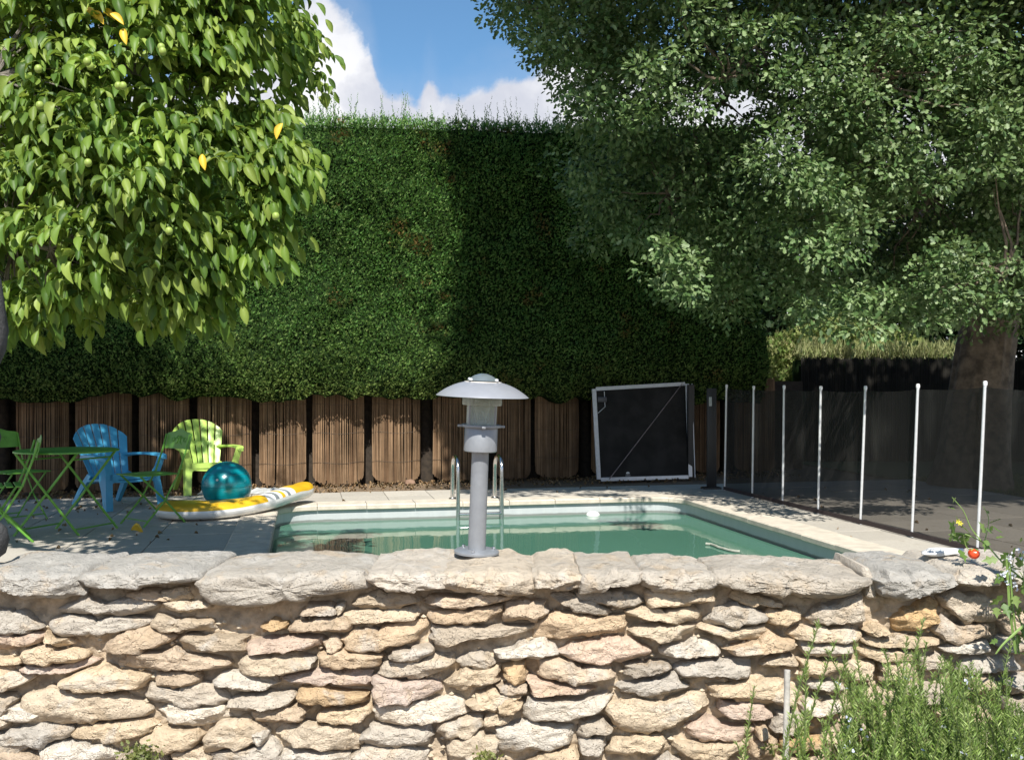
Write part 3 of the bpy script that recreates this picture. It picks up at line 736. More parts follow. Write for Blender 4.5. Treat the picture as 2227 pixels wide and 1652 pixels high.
# small hose lying in the water near the right corner
b = MB(); pts = [P(1538, 1183, 5.2)]
h0 = G(1535, 1182, -.155); h1 = G(1605, 1200, -.155)
b.tube([h0.lerp(h1, k/8)+Vector((.02*math.sin(k), .03*math.sin(k*1.7), .004)) for k in range(9)], .012, 8)
tag(b.build('pool_hose', mat('hose_plastic', (.35, .36, .3), .5), None, True), 'thin grey hose end floating at the right side of the pool', 'hose')

# ------------------------------------------------------------ pool fence
M_post = mat('fence_post', (.66, .67, .68), .35, .3, var=.06, scale=30)
M_black = mat('black_metal', (.015, .015, .016), .45)
def meshmat():
    m = bpy.data.materials.new('fence_mesh'); m.use_nodes = True; t = NT(m.node_tree); t.n.clear()
    pos = t.node('ShaderNodeTexCoord').outputs['Object']
    st = t.node('ShaderNodeMapping'); t.put(st.inputs[0], pos); st.inputs['Scale'].default_value = (1, 1, .35)
    n1 = t.noise(st.outputs[0], 3, 5, .6)
    c = t.mix(t.smooth(n1, .5, .8), (.020, .019, .018), (.07, .066, .06))
    d = t.node('ShaderNodeBsdfPrincipled', i_Base_Color=c, i_Roughness=.7); d.inputs['Specular IOR Level'].default_value = .2
    tr = t.node('ShaderNodeBsdfTransparent', i_0=(.95, .93, .92))
    mx = t.node('ShaderNodeMixShader', i_0=.27, i_1=d.outputs[0], i_2=tr.outputs[0])
    t.node('ShaderNodeOutputMaterial', i_Surface=mx); return m
M_mesh = meshmat()
fence = thing('pool_fence', 'black see through mesh pool fence on white posts right of the pool', 'fence', F(.8, .7))
fo = fence.location.copy()
topx = [(1580, 838), (1639, 841), (1705, 840), (1785, 842), (1882, 842), (1996, 838), (2142, 830)]
botx = [(1576, 1065), (1636, 1085), (1702, 1102), (1779, 1125), (1871, 1149), (1983, 1177), (2125, 1206)]
posts = []
for (tx, ty), (bx, by) in zip(topx, botx):
    g_ = G(bx, by); st_ = (g_-O0).dot(W); base = F(.8, st_)
    # keep on the straight line of the fence
    a = (bx-1113.5)/2100; # intersect view direction with the fence line
    k = (O0+U*.8); tt = (a*k.y-k.x)/(W.x-a*W.y); base = F(.8, tt)
    top = P(tx, ty, base.y+.01); top.z = max(1.2, min(1.27, top.z)); posts.append((base, top))
base = F(.8, (posts[-1][0]-O0).dot(W)-.74); posts.append((base, base+Vector((.06, 0, 1.25))))
base = F(.8, (posts[-1][0]-O0).dot(W)-.74); posts.append((base, base+Vector((.06, 0, 1.25))))
for a, c in posts:
    b = MB(); b.tube([a-fo, a-fo+(c-a)*.5, c-fo], .0125, 10); b.build('post', M_post, fence, smooth=True)
    b = MB(); b.lathe([(0, .014), (.012, .012), (.0155, .004), (.0155, -.02), (0, -.02)], 12, c-fo+Vector((0, 0, .003))); b.build('post_cap', mat('post_cap', (.75, .75, .75), .3) if 'post_cap' not in bpy.data.materials else bpy.data.materials['post_cap'], fence, smooth=True)
for (a0, c0), (a1, c1) in zip(posts[:-1], posts[1:]):
    # a sagging sheet of cloth between the posts
    v = []; f = []; nx, nz = 9, 7
    for j in range(nz):
        for i in range(nx):
            q = i/(nx-1); r_ = j/(nz-1)
            lo = a0.lerp(a1, q)+Vector((0, 0, .025)); hi = c0.lerp(c1, q)-Vector((0, 0, .03+.012*math.sin(math.pi*q)))
            p = lo.lerp(hi, r_)+U*(.006*math.sin(7*q+3*r_)+.010*math.sin(math.pi*q)) - fo
            v.append(p)
    f = [(j*nx+i, j*nx+i+1, (j+1)*nx+i+1, (j+1)*nx+i) for j in range(nz-1) for i in range(nx-1)]
    link('mesh_panel', mesh('mesh_panel', v, f), M_mesh, fence, smooth=True)
    # hem tape at the bottom
    b = MB(); b.prism([(0, .01), (1, .01), (1, .05), (0, .05)], -.003, .003)
    d = (a1-a0); M_ = Matrix.Translation(a0-fo-U*.016) @ Matrix(((d.x, U.x, 0, 0), (d.y, U.y, 0, 0), (0, 0, 1, 0), (0, 0, 0, 1)))
    b.v = [tuple(M_ @ Vector(p)) for p in b.v]; b.build('hem', mat('hem_tape', (.05, .035, .035), .8) if 'hem_tape' not in bpy.data.materials else bpy.data.materials['hem_tape'], fence)
# black gate post at the far end of the fence, with its latch box
gp = thing('gate_post', 'black square gate post with small grey latch box at the far end of the fence', 'post', F(.72, .74))
pb = P(1574, 1072, (F(.72, .74)).y)
b = MB(); b.box((0, 0, .61), (.115, .05, 1.22), bev=.006); b.build('post', M_black, gp, smooth=True)
b = MB(); b.box((0, 0, .012), (.22, .14, .024), bev=.004); b.build('foot_plate', M_black, gp)
b = MB(); b.box((-.02, -.034, 1.06), (.035, .018, .11), bev=.004); b.build('latch_box', mat('latch_plastic', (.4, .42, .42), .4), gp, smooth=True)

# ------------------------------------------------------------ leaning gate panel
gate = thing('pool_gate', 'black mesh gate in a white aluminium frame leaning against the reed screens', 'gate', G(1302, 1042))
go = gate.location.copy()
BL, BR = G(1302, 1042, .01), G(1501, 1036, .01)
BL = Vector((BL.x, BL.y, .012)); Yd = .16
TL = P(1291.5, 845, BL.y+Yd); TR = P(1493.5, 834, BR.y+Yd)
M_frame = mat('white_aluminium', (.66, .67, .69), .35, .2, var=.07, scale=20)
def bar(a, c, w=.022, d=.013, name='frame_rail', m=M_frame, par=gate, o_=None):
    o_ = go if o_ is None else o_
    b = MB(); n = (TR-TL).cross(BL-TL).normalized(); b.tube([a-o_, c-o_], w*.7071, 4, flat=d/w, up=n)
    # turn square section flat on
    return b.build(name, m, par)
n_ = (BR-BL).cross(TL-BL).normalized()
def flat_bar(a, c, w, d, name, m, par, org):
    a, c = a-org, c-org; x = (c-a).normalized(); y = n_; z = x.cross(y)
    vs = [p+z*sz*w/2+y*sy*d/2 for p in (a, c) for sy, sz in ((-1, -1), (1, -1), (1, 1), (-1, 1))]
    b = MB(); b.add(vs, [(0, 1, 2, 3), (7, 6, 5, 4), (0, 4, 5, 1), (1, 5, 6, 2), (2, 6, 7, 3), (3, 7, 4, 0)])
    return b.build(name, m, par, bevel=.003)
ex = (BR-BL).normalized()
flat_bar(BL, TL, .055, .03, 'frame_stile', M_frame, gate, go); flat_bar(BR, TR, .055, .03, 'frame_stile', M_frame, gate, go)
flat_bar(TL+ex*.03, TR-ex*.03, .05, .026, 'frame_rail', M_frame, gate, go); flat_bar(BL+ex*.03, BR-ex*.03, .05, .026, 'frame_rail', M_frame, gate, go)
M_sheet = mat('dense_black_mesh', (.022, .021, .020), .75, var=.4, scale=4, spec=.2)
link('mesh_sheet', mesh('mesh_sheet', [p-go+n_*.002 for p in (BL, BR, TR, TL)], [(0, 1, 2, 3)]), M_sheet, gate)
b = MB(); b.tube([BL+ex*.14+n_*.024-go, TR-ex*.08+n_*.024-go], .006, 8); b.build('brace_rod', mat('brace_rod', (.30, .24, .23), .5, .5), gate, smooth=True)
lb = TL+(BL-TL)*.12+ex*.10+n_*.03-go
b = MB(); b.box(lb, (.12, .05, .07), bev=.008); b.build('latch', mat('latch_dark', (.06, .06, .07), .4), gate, smooth=True)
q0 = TL+(BL-TL)*.03+ex*.14-go+n_*.018; q1 = TL+(BL-TL)*.20+ex*.14-go+n_*.018; q2 = TL+(BL-TL)*.27+ex*.035-go+n_*.018
b = MB(); b.tube([q0, q1, q2], .005, 6); b.build('latch_guard', M_frame, gate)
# small white parasol emblem printed near the bottom of the sheet
e0 = BL+ex*.34*(BR-BL).length/ (BR-BL).length+(TL-BL)*.055-go+n_*.005; up = (TL-BL).normalized(); e0 = BL+ex*.42+up*.065-go+n_*.005
M_white = mat('white_print', (.72, .72, .70), .6, var=.03)
b = MB(); vs = [e0+ex*.028*math.cos(math.pi*k/8)+up*.028*math.sin(math.pi*k/8) for k in range(9)]+[e0]
b.add(vs, [(9, k, k+1) for k in range(8)]); 
b.add([e0+ex*-.002, e0+ex*.002, e0+ex*.002-up*.012, e0-ex*.002-up*.012], [(0, 1, 2, 3)])
for k in range(9):
    x0 = -.036+k*.008; b.add([e0+ex*x0-up*.018, e0+ex*(x0+.005)-up*.018, e0+ex*(x0+.005)-up*.027, e0+ex*x0-up*.027], [(0, 1, 2, 3)])
b.build('emblem', M_white, gate)
# black square post standing right of the gate panel
g2 = G(1511, 1038); gp2 = thing('gate_frame_post', 'thin black post with a pale edge standing right against the leaning gate', 'post', g2)
b = MB(); b.box((-.045, .06, .63), (.09, .05, 1.27), Matrix.Rotation(TH, 3, 'Z'), bev=.004); b.build('post', M_black, gp2)
b = MB(); b.tube([(.008, .03, .0), (-.028, .06, 1.28)], .007, 6); b.build('edge_tube', M_frame, gp2)
# ------------------------------------------------------------ reed screens along the back
def back(a, off=0): return (13.19-off*1.05)/(1-.311*a)      # distance of the back line in view direction a = X/Y
BD = Vector((1, .311, 0)).normalized(); BN = Vector((.311, -1, 0)).normalized()   # along, towards camera
def reedmat():
    m = bpy.data.materials.new('reed'); m.use_nodes = True; t = NT(m.node_tree); t.n.clear()
    pos = t.node('ShaderNodeNewGeometry'); oi = t.node('ShaderNodeObjectInfo')
    st = t.node('ShaderNodeMapping'); t.put(st.inputs[0], pos.outputs['Position']); st.inputs['Scale'].default_value = (1, 1, .06)
    n1 = t.noise(st.outputs[0], 45, 4, .7); n2 = t.noise(pos.outputs['Position'], 3, 4, .6); n3 = t.noise(st.outputs[0], 130, 2, .5)
    c = t.ramp(t.m('FRACT', t.m('ADD', pos.outputs['Random Per Island'], oi.outputs['Random'])), [(0, (.17, .10, .055)), (.5, (.235, .15, .085)), (.85, (.30, .20, .12)), (1, (.14, .085, .05))])
    c = t.mix(1, c, t.ramp(n1, [(.3, .6), (.6, 1.12)]), 'MULTIPLY'); c = t.mix(1, c, t.ramp(n2, [(.3, .7), (.7, 1.2)]), 'MULTIPLY')
    p = t.node('ShaderNodeBsdfPrincipled', i_Base_Color=c, i_Roughness=.75); p.inputs['Specular IOR Level'].default_value = .25
    t.node('ShaderNodeOutputMaterial', i_Surface=p); return m
M_reed = reedmat(); M_wire = mat('wire', (.12, .10, .08), .6, .6)
M_bark_dark = mat('dark_bark', (.035, .026, .018), .95, var=.4, scale=14, bump=.8, bscale=30)
SCREEN_LABELS = ['reed screen roll at the far left behind the green table', 'reed screen roll behind the blue chair, shaded by the walnut tree',
 'reed screen roll behind the left side of the lime green chair', 'reed screen roll behind the right arm of the lime green chair', 'reed screen roll straight above the yellow end of the float',
 'sunlit brown reed screen roll, second to the left of the garden lamp', 'sunlit brown reed screen roll just left of the garden lamp', 'reed screen roll half hidden behind the garden lamp',
 'grey brown reed screen roll just right of the garden lamp', 'shaded reed screen roll left of the leaning gate panel', 'dark reed screen roll hidden behind the left of the gate panel', 'dark reed screen roll hidden behind the right of the gate panel',
 'olive brown reed screen roll between the gate panel and the black gate post', 'dark reed screen roll behind the first fence posts']
spans = [(40, 145), (168, 282), (308, 408), (435, 543), (568, 662), (685, 787), (814, 909), (945, 1052), (1083, 1149), (1168, 1253), (1290, 1380), (1405, 1500), (1512, 1560), (1600, 1680)]
for i, (x0, x1) in enumerate(spans):
    a0, a1 = (x0-4-1113.5)/2100, (x1+4-1113.5)/2100
    p0 = Vector((a0*back(a0), back(a0), -.04)); p1 = Vector((a1*back(a1), back(a1), -.04)); mid = (p0+p1)/2; w = (p1-p0).length
    t_ = thing('reed_screen', SCREEN_LABELS[i], 'reed screen', mid, group='reed screens along the foot of the hedge')
    n = max(8, int(w/.011)); v = []; f = []
    H_ = 1.42+random.uniform(-.03, .03)
    for k in range(n):
        q = (k+.5)/n; ang = (q-.5)*math.pi*.82; R_ = w/2/math.sin(math.pi*.41)
        c = BD*(R_*math.sin(ang)) + BN*(R_*(math.cos(ang)-math.cos(math.pi*.41))*.42 + random.uniform(-.004, .004))
        edge = abs(2*q-1); z0 = .02+.10*edge**3.5+random.uniform(0, .02)+(random.random() < .06)*random.uniform(.01, .06); z1 = H_+random.uniform(-.03, .03); r = .0062
        lean = random.uniform(-.010, .010)
        if random.random() < .02: continue
        base = len(v)
        for z, dx in ((z0, 0), ((z0+z1)*.5, lean), (z1, 0)):
            for m_ in range(5):
                t2 = 2*math.pi*m_/5; v.append(c+BD*(r*math.cos(t2)+dx)+BN*(r*math.sin(t2)+abs(dx)*.5)+Vector((0, 0, z)))
        for l in range(2):
            for m_ in range(5): f.append((base+l*5+m_, base+l*5+(m_+1) % 5, base+(l+1)*5+(m_+1) % 5, base+(l+1)*5+m_))
    o = link('reeds', mesh('reeds', v, f), M_reed, t_); tag(o, kind='stuff')
    for z in (.3, .68, 1.05):
        b = MB(); pts = [BD*((R_+.008)*math.sin((q-.5)*math.pi*.82)) + BN*(((R_+.0)*(math.cos((q-.5)*math.pi*.82)-math.cos(math.pi*.41)))*.42+.009) + Vector((0, 0, z+.01*math.sin(9*q))) for q in [k/14 for k in range(15)]]
        b.tube(pts, .0022, 4); b.build('binding_wire', M_wire, t_)
b = MB(); pA = Vector((-.52*back(-.52, -.5), back(-.52, -.5), 0)); pB = Vector((.30*back(.30, -.5), back(.30, -.5), 0)); d_ = pB-pA
b.box((0, 0, .62), (d_.length, .05, 1.4), None); o = b.build('dark_backing', M_bark_dark); o.location = (pA+pB)/2; o.rotation_euler = (0, 0, math.atan2(d_.y, d_.x)); tag(o, 'added panel standing in for the dark hedge interior behind the gaps between reed screens', 'wall')  # added panel, coloured dark in place of the shaded hedge interior
# dark trunks of the hedge trees standing in the gaps
for i in range(len(spans)):
    xg = (spans[i-1][1]+spans[i][0])/2 if 0 < i < len(spans) else (5 if i == 0 else 1720)
    a = (xg-1113.5)/2100; Y = back(a)+.30
    b = MB(); r = random.uniform(.07, .10); pts = [(0, 0, -.05), (.01, 0, .5), (-.01, .01, 1.2), (.01, 0, 2.2), (0, 0, 3.2)]
    b.tube(pts, [r*1.25, r, r*.9, r*.7, r*.4], 12); o = b.build('hedge_trunk', M_bark_dark, None, True); o.location = (a*Y, Y, -.02)
    tag(o, ['dark hedge trunk left of all the reed screens at the left edge', 'dark hedge trunk in the gap above the green table', 'dark hedge trunk in the gap just right of the blue chair back', 'dark hedge trunk in the gap behind the lime chair', 'dark hedge trunk in the gap above the turquoise ball', 'dark hedge trunk in the gap above the neck end of the float', 'dark hedge trunk in the third gap left of the lamp', 'dark hedge trunk in the gap just left of the lamp', 'dark hedge trunk in the gap just right of the lamp', 'dark hedge trunk in the second gap right of the lamp', 'dark hedge trunk in the gap beside the left stile of the gate', 'dark hedge trunk seen through the middle of the leaning gate', 'dark hedge trunk behind the right stile of the leaning gate', 'dark hedge trunk behind the square gate post', 'dark hedge trunk behind the third fence post'][i], 'tree trunk', 'trunks of the tall hedge in the gaps between reed screens')

# ------------------------------------------------------------ leaf scattering with numpy
def unit(v): return v/np.maximum(1e-9, np.linalg.norm(v, axis=1, keepdims=True))
def scatter(template, faces, pos, xdir, ndir, scale):
    """template (k,3): x along the leaf, y across, z normal"""
    x = unit(xdir); n = unit(ndir - x*np.sum(ndir*x, 1, keepdims=True)); y = np.cross(n, x)
    tp = np.asarray(template, float); N = len(pos); k = len(tp)
    V = pos[:, None, :] + scale[:, None, None]*(x[:, None, :]*tp[None, :, 0:1] + y[:, None, :]*tp[None, :, 1:2] + n[:, None, :]*tp[None, :, 2:3])
    Fc = np.asarray(faces, int)[None]+(np.arange(N)*k)[:, None, None]
    return V.reshape(-1, 3), Fc.reshape(-1, len(faces[0]))
def randdir(n): return unit(rng.normal(size=(n, 3)))
def join(parts):
    vs = []; fs = []; b = 0
    for v, f in parts: vs.append(v); fs.append(f+b); b += len(v)
    return np.concatenate(vs), np.concatenate(fs)

# ------------------------------------------------------------ tall clipped cypress hedge
spray_t = [(0, 0, 0), (.55, -.34, .03), (.58, -.07, .05), (1.15, -.10, -.02), (.68, .09, .05), (.9, .34, 0), (.35, .17, .03)]
spray_f = [(0, 1, 2), (0, 2, 4), (2, 3, 4), (0, 4, 6), (4, 5, 6)]
M_hedge = leafmat('cypress_foliage', [(.062, .155, .040), (.105, .235, .058), (.155, .29, .075), (.24, .35, .11)], .6, .25, (.16, .30, .04), patch=(.22, .12, .045), pscale=1.7, pth=(.60, .68), spec=.25, low=True)
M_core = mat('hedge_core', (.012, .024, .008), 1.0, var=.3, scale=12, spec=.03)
def hnoise(s, z): return .16*noise.fractal(Vector((s*.8, 3, z*.8)), .9, 2, 3) + .055*noise.noise(Vector((s*3.4, 8, z*3.4)))
def hedge(name, label, x0, x1, boff, zb, zt, dens, n_top, size=.040, core=M_core, leaf=M_hedge, thick=1.3, place=None, sprigs=True, bulge=.25):
    """hedge along the back line: x0, x1 photograph columns; zb/zt functions of the along-coordinate"""
    t_ = thing(name, label, 'hedge', place or (0, 0, 0)); org = Vector(t_.location)
    pa = lambda xd: (lambda a: Vector((a*back(a, boff), back(a, boff), 0)))((xd-1113.5)/2100)
    A, B = pa(x0), pa(x1); L = (B-A).length; D = (B-A)/L; N_ = Vector((D.y, -D.x, 0))
    def surf(s, z):
        b_ = zb(s); tt = zt(s); h = (z-b_)/(tt-b_)
        out = bulge*math.exp(-((h-.12)/.16)**2) - .10*h - .35*max(0, (h-.93)/.07)**2*.6 - .08*max(0, (.05-h)/.05)
        return A+D*s+N_*(out+hnoise(s+x0*.01, z))+Vector((0, 0, z))
    ns, nz = int(L/.10), int((zt(L/2)-zb(L/2))/.10); v = []; f = []
    for j in range(nz+1):
        for i in range(ns+1):
            s = L*i/ns; z = zb(s)+(zt(s)-.05-zb(s))*j/nz; v.append(surf(s, z)-N_*.05-org)
    m = len(v)
    for j in range(nz+1):
        for i in (0, ns):
            pass
    f = [(j*(ns+1)+i, j*(ns+1)+i+1, (j+1)*(ns+1)+i+1, (j+1)*(ns+1)+i) for j in range(nz) for i in range(ns)]
    # back, top, bottom and ends
    for i in range(ns+1):
        s = L*i/ns; v.append(A+D*s-N_*thick+Vector((0, 0, zb(s)))-org); v.append(A+D*s-N_*thick+Vector((0, 0, zt(s)-.1))-org)
    for i in range(ns):
        f.append((i, m+2*i, m+2*i+2, i+1)); f.append((nz*(ns+1)+i, nz*(ns+1)+i+1, m+2*i+3, m+2*i+1)); f.append((m+2*i, m+2*i+1, m+2*i+3, m+2*i+2))
    for i in (0, ns): f.append(tuple([j*(ns+1)+i for j in range(nz+1)]+[m+2*i+1, m+2*i]))
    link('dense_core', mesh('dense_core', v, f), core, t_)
    # sprays
    parts = []
    n = int(L*(zt(L/2)-zb(L/2))*dens)
    S = rng.random(n)*L; Q = rng.random(n)
    pos = np.empty((n, 3)); nor = np.empty((n, 3))
    # evaluate the surface on a lattice and interpolate
    gs, gz = int(L/.05), 90; G_ = np.empty((gs+1, gz+1, 3))
    for i in range(gs+1):
        s = L*i/gs
        for j in range(gz+1):
            z = zb(s)+(zt(s)-zb(s))*j/gz; G_[i, j] = surf(s, z)
    fi = S/L*gs; fj = Q*gz; i0 = np.minimum(fi.astype(int), gs-1); j0 = np.minimum(fj.astype(int), gz-1); u = (fi-i0)[:, None]; w = (fj-j0)[:, None]
    pos = (G_[i0, j0]*(1-u)*(1-w)+G_[i0+1, j0]*u*(1-w)+G_[i0, j0+1]*(1-u)*w+G_[i0+1, j0+1]*u*w)
    Nn = np.array(N_)
    pos = pos - Nn*rng.random((n, 1))*.06+Nn*.02 - np.array(org)
    xd = Nn*.75 + np.array([0, 0, .38]) + randdir(n)*.62
    nd = randdir(n)*.8 + np.array([0, 0, .55]) + Nn*.35
    sc = size*(.6+.8*rng.random(n))
    parts.append(scatter(spray_t, spray_f, pos, xd, nd, sc))
    # top surface
    k = int(L*thick*dens*.5); s = rng.random(k)*L; d = rng.random(k)*thick
    zt_ = np.array([zt(x) for x in s]); p = np.array(A)+np.outer(s, np.array(D))-np.outer(d, Nn); p[:, 2] = zt_+rng.normal(size=k)*.03-.02
    parts.append(scatter(spray_t, spray_f, p-np.array(org), np.array([0, 0, .8])+randdir(k)*.7, randdir(k), size*(.7+.7*rng.random(k))))
    V, T = join(parts); o = link('foliage', bigmesh('foliage', V, T), leaf, t_); tag(o, kind='stuff')
    if sprigs:
        # long unclipped shoots along the top edge
        ps = []; xs_ = []; ns_ = []; sc_ = []
        for k in range(n_top):
            s = random.random()*L; d = random.random()*.5; tall = random.random() < .12
            h = random.uniform(.25, .5) if tall else random.uniform(.05, .2)
            b0 = A+D*s-N_*d+Vector((0, 0, zt(s)-.03)); ln = Vector((random.uniform(-.2, .2), random.uniform(-.2, .2), 1)).normalized()
            steps = int(h/.022)
            for q in range(steps):
                c = b0+ln*(h*q/steps)-org; ps.append(c); dd_ = Vector((random.uniform(-1, 1), random.uniform(-1, 1), 1.3)).normalized(); xs_.append(dd_)
                ns_.append(Vector((random.uniform(-1, 1), random.uniform(-1, 1), .3))); sc_.append((.045 if not tall else .05)*(1-.65*q/steps))
        V, T = scatter(spray_t, spray_f, np.array(ps), np.array(xs_), np.array(ns_), np.array(sc_))
        o = link('shoots', bigmesh('shoots', V, T), leaf, t_); tag(o, kind='stuff')
    return t_
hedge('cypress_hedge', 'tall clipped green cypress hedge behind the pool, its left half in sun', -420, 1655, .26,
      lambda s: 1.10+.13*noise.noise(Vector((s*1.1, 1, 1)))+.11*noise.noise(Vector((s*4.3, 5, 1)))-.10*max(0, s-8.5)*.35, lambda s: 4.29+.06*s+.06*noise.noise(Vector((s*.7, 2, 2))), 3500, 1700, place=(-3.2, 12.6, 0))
# low sunlit hedge beyond the oak, over a darker reed wall
M_mound = leafmat('low_hedge_foliage', [(.11, .19, .04), (.19, .27, .07), (.29, .33, .11), (.38, .38, .18)], .6, .25, (.25, .3, .06), patch=(.34, .27, .15), pscale=3, spec=.3)
def mound():
    t_ = thing('low_hedge', 'low sunlit rounded hedge with dry grass over the far brown screen, below the oak', 'hedge', P(1850, 760, 17))
    org = np.array(t_.location); n = 16000
    s = rng.random(n); x = 1655+s*395; top = 772-82*np.sin(np.clip((s-.0)/.95, 0, 1)*np.pi)**.7-6*np.sin(s*17)
    # extents in metres at about 17 m
    X = (x-1113.5)/2100*17; Zt = CAMH-(top-838)/2100*17; Zb = np.where(x < 1725, 1.1, 1.68)
    q = rng.random(n)**.6; dep = rng.random(n)
    pos = np.stack([X, 16.6+dep*1.2+(q)*.3, Zb+(Zt-Zb)*q*np.sqrt(np.clip(1-(dep-.4)**2*1.2, .1, 1))], 1)
    V, T = scatter(spray_t, spray_f, pos-org, np.array([0, -.5, .8])+randdir(n)*.8, randdir(n)+np.array([0, -.4, .4]), .06+.06*rng.random(n))
    tag(link('foliage', bigmesh('foliage', V, T), M_mound, t_), kind='stuff')
    k = 2600; s = rng.random(k); X = ((1720+s*330)-1113.5)/2100*17; pos = np.stack([X, 16.4+rng.random(k)*.6, 1.70+rng.random(k)*.22], 1)
    blade = [(0, -.05, 0), (0, .05, 0), (.5, .03, .05), (1, 0, .16)]; V, T = scatter(blade, [(0, 1, 2), (0, 2, 3)], pos-org, np.array([0, -.1, 1])+randdir(k)*.45, randdir(k), .1+.12*rng.random(k))
    tag(link('dry_grass', bigmesh('dry_grass', V, T), leafmat('dry_grass_blades', [(.28, .32, .12), (.42, .42, .20), (.20, .28, .08)], .6, .3, (.4, .35, .15)), t_), kind='stuff')
mound()
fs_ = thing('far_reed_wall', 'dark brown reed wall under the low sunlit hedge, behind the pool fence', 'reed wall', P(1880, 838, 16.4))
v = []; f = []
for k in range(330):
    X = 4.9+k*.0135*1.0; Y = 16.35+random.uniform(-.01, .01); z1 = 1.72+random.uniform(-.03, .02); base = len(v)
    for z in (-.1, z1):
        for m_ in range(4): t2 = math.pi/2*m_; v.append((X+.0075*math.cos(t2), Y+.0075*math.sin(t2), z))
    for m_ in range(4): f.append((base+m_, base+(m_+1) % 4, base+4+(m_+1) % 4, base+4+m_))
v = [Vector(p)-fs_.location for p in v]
tag(link('reeds', mesh('reeds', v, f), mat('shade_dark_reed', (.016, .014, .010), .9, var=.5, scale=5), fs_), kind='stuff')  # reed colour darkened to carry the oak's shade
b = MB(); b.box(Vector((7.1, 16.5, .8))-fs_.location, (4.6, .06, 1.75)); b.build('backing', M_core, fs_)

# ------------------------------------------------------------ generic leafy crown
oak_t = [(0, 0, 0), (.40, -.31, .05), (.55, -.20, .02), (.80, -.27, .0), (1, 0, -.06), (.80, .27, .0), (.55, .20, .02), (.40, .31, .05)]
oak_f = [(0, 1, 2), (0, 2, 4), (2, 3, 4), (0, 4, 6), (4, 5, 6), (0, 6, 7)]
M_oakleaf = leafmat('oak_leaves', [(.045, .10, .028), (.10, .175, .055), (.17, .25, .095), (.27, .35, .17)], .5, .25, (.25, .36, .08), spec=.4)
M_bark = mat('oak_bark', (.16, .125, .09), .95, var=.45, scale=9, bump=1, bscale=26)
def clump_leaves(centers, radii, per, size, droop=.2):
    n = int(sum(per)); C = np.repeat(np.array(centers), per, axis=0); Rr = np.repeat(np.array(radii), per)[:, None]
    d = randdir(n); r = rng.random((n, 1))**.45; pos = C+d*r*Rr*np.array([1.15, 1.0, .75])
    # leaves sit in rosettes on twigs
    xd = d*.8+randdir(n)*.7+np.array([0, -.1, -droop]); nd = np.array([0, -.35, .75])+randdir(n)*.65
    sc = size*(.65+.7*rng.random(n)); return pos, xd, nd, sc

# ------------------------------------------------------------ oak on the right
oak = thing('oak_tree', 'large oak with dark spreading crown filling the upper right', 'tree', (5.78, 12.2, 0))
oo = np.array(oak.location)
def tube_obj(name, pts, rad, m, par, org, n=10, sm=True):
    b = MB(); b.tube([Vector(p)-Vector(org) for p in pts], rad, n); return b.build(name, m, par, sm)
def wobble(a, c, k, amp):
    a, c = Vector(a), Vector(c); L = (c-a).length
    return [a.lerp(c, i/k)+Vector((noise.noise(Vector((i*.9, a.x, c.z)))*amp*L, noise.noise(Vector((i*.9, a.y+5, c.x)))*amp*L, noise.noise(Vector((i*.9, 9, c.y)))*amp*L))*(math.sin(math.pi*i/k)) for i in range(k+1)]
# ridged trunk
v = []; f = []; nn = 56; zz = np.linspace(-.1, 3.4, 46)
for z in zz:
    for k in range(nn):
        t2 = 2*math.pi*k/nn; r = .37-.03*z+.12*math.exp(-z*2.2)
        r += .045*abs(noise.noise(Vector((math.cos(t2)*3.2, math.sin(t2)*3.2, z*.55))))*2-.02*noise.noise(Vector((math.cos(t2)*9, math.sin(t2)*9, z*1.5)))
        v.append((r*math.cos(t2)+.12*z, r*math.sin(t2), z))
for j in range(len(zz)-1):
    for k in range(nn): f.append((j*nn+k, j*nn+(k+1) % nn, (j+1)*nn+(k+1) % nn, (j+1)*nn+k))
link('trunk', mesh('trunk', v, f), M_bark, oak, smooth=True)
limbs = [((6.2, 12.2, 3.2), (4.2, 10.8, 5.4), .17), ((6.2, 12.2, 3.3), (8.0, 11.0, 6.2), .17), ((6.15, 12.2, 3.0), (2.6, 11.4, 4.9), .12), ((6.2, 12.2, 3.4), (6.0, 12.0, 8.0), .18),
         ((4.2, 10.8, 5.4), (1.2, 9.6, 5.6), .09), ((4.2, 10.8, 5.4), (3.4, 8.6, 6.0), .10), ((6.0, 12, 5.0), (6.5, 9.0, 6.6), .12), ((6.1, 12.2, 2.6), (5.2, 9.8, 2.7), .08), ((2.6, 11.4, 4.9), (1.0, 10.6, 4.3), .05),
         ((6.2, 12.2, 2.9), (4.3, 10.2, 3.3), .08), ((1.2, 9.6, 5.6), (.1, 9.2, 5.0), .04), ((6.2, 12.2, 3), (8.5, 10.2, 3.8), .1),
         ((6.1, 12.2, 2.8), (3.4, 9.0, 3.3), .06), ((4.2, 10.8, 5.4), (1.9, 8.7, 4.0), .045), ((6.5, 9.0, 6.6), (5.4, 8.2, 3.9), .05), ((3.4, 8.6, 6.0), (3.1, 8.3, 3.9), .035), ((2.6, 11.4, 4.9), (1.6, 9.8, 3.2), .035), ((5.2, 9.8, 2.7), (4.2, 8.2, 2.2), .03)]
nodes = []
for a, c, r in limbs:
    pts = wobble(a, c, 9, .12); nodes += pts[2:]
    tube_obj('limb', pts, [r*(1-.75*i/9) for i in range(10)], M_bark, oak, oo)
# clump centres
cs = []; rs_ = []; per = []
def inpoly(x, y, poly):
    c = False; j = len(poly)-1
    for i in range(len(poly)):
        if (poly[i][1] > y) != (poly[j][1] > y) and x < (poly[j][0]-poly[i][0])*(y-poly[i][1])/(poly[j][1]-poly[i][1])+poly[i][0]: c = not c
        j = i
    return c
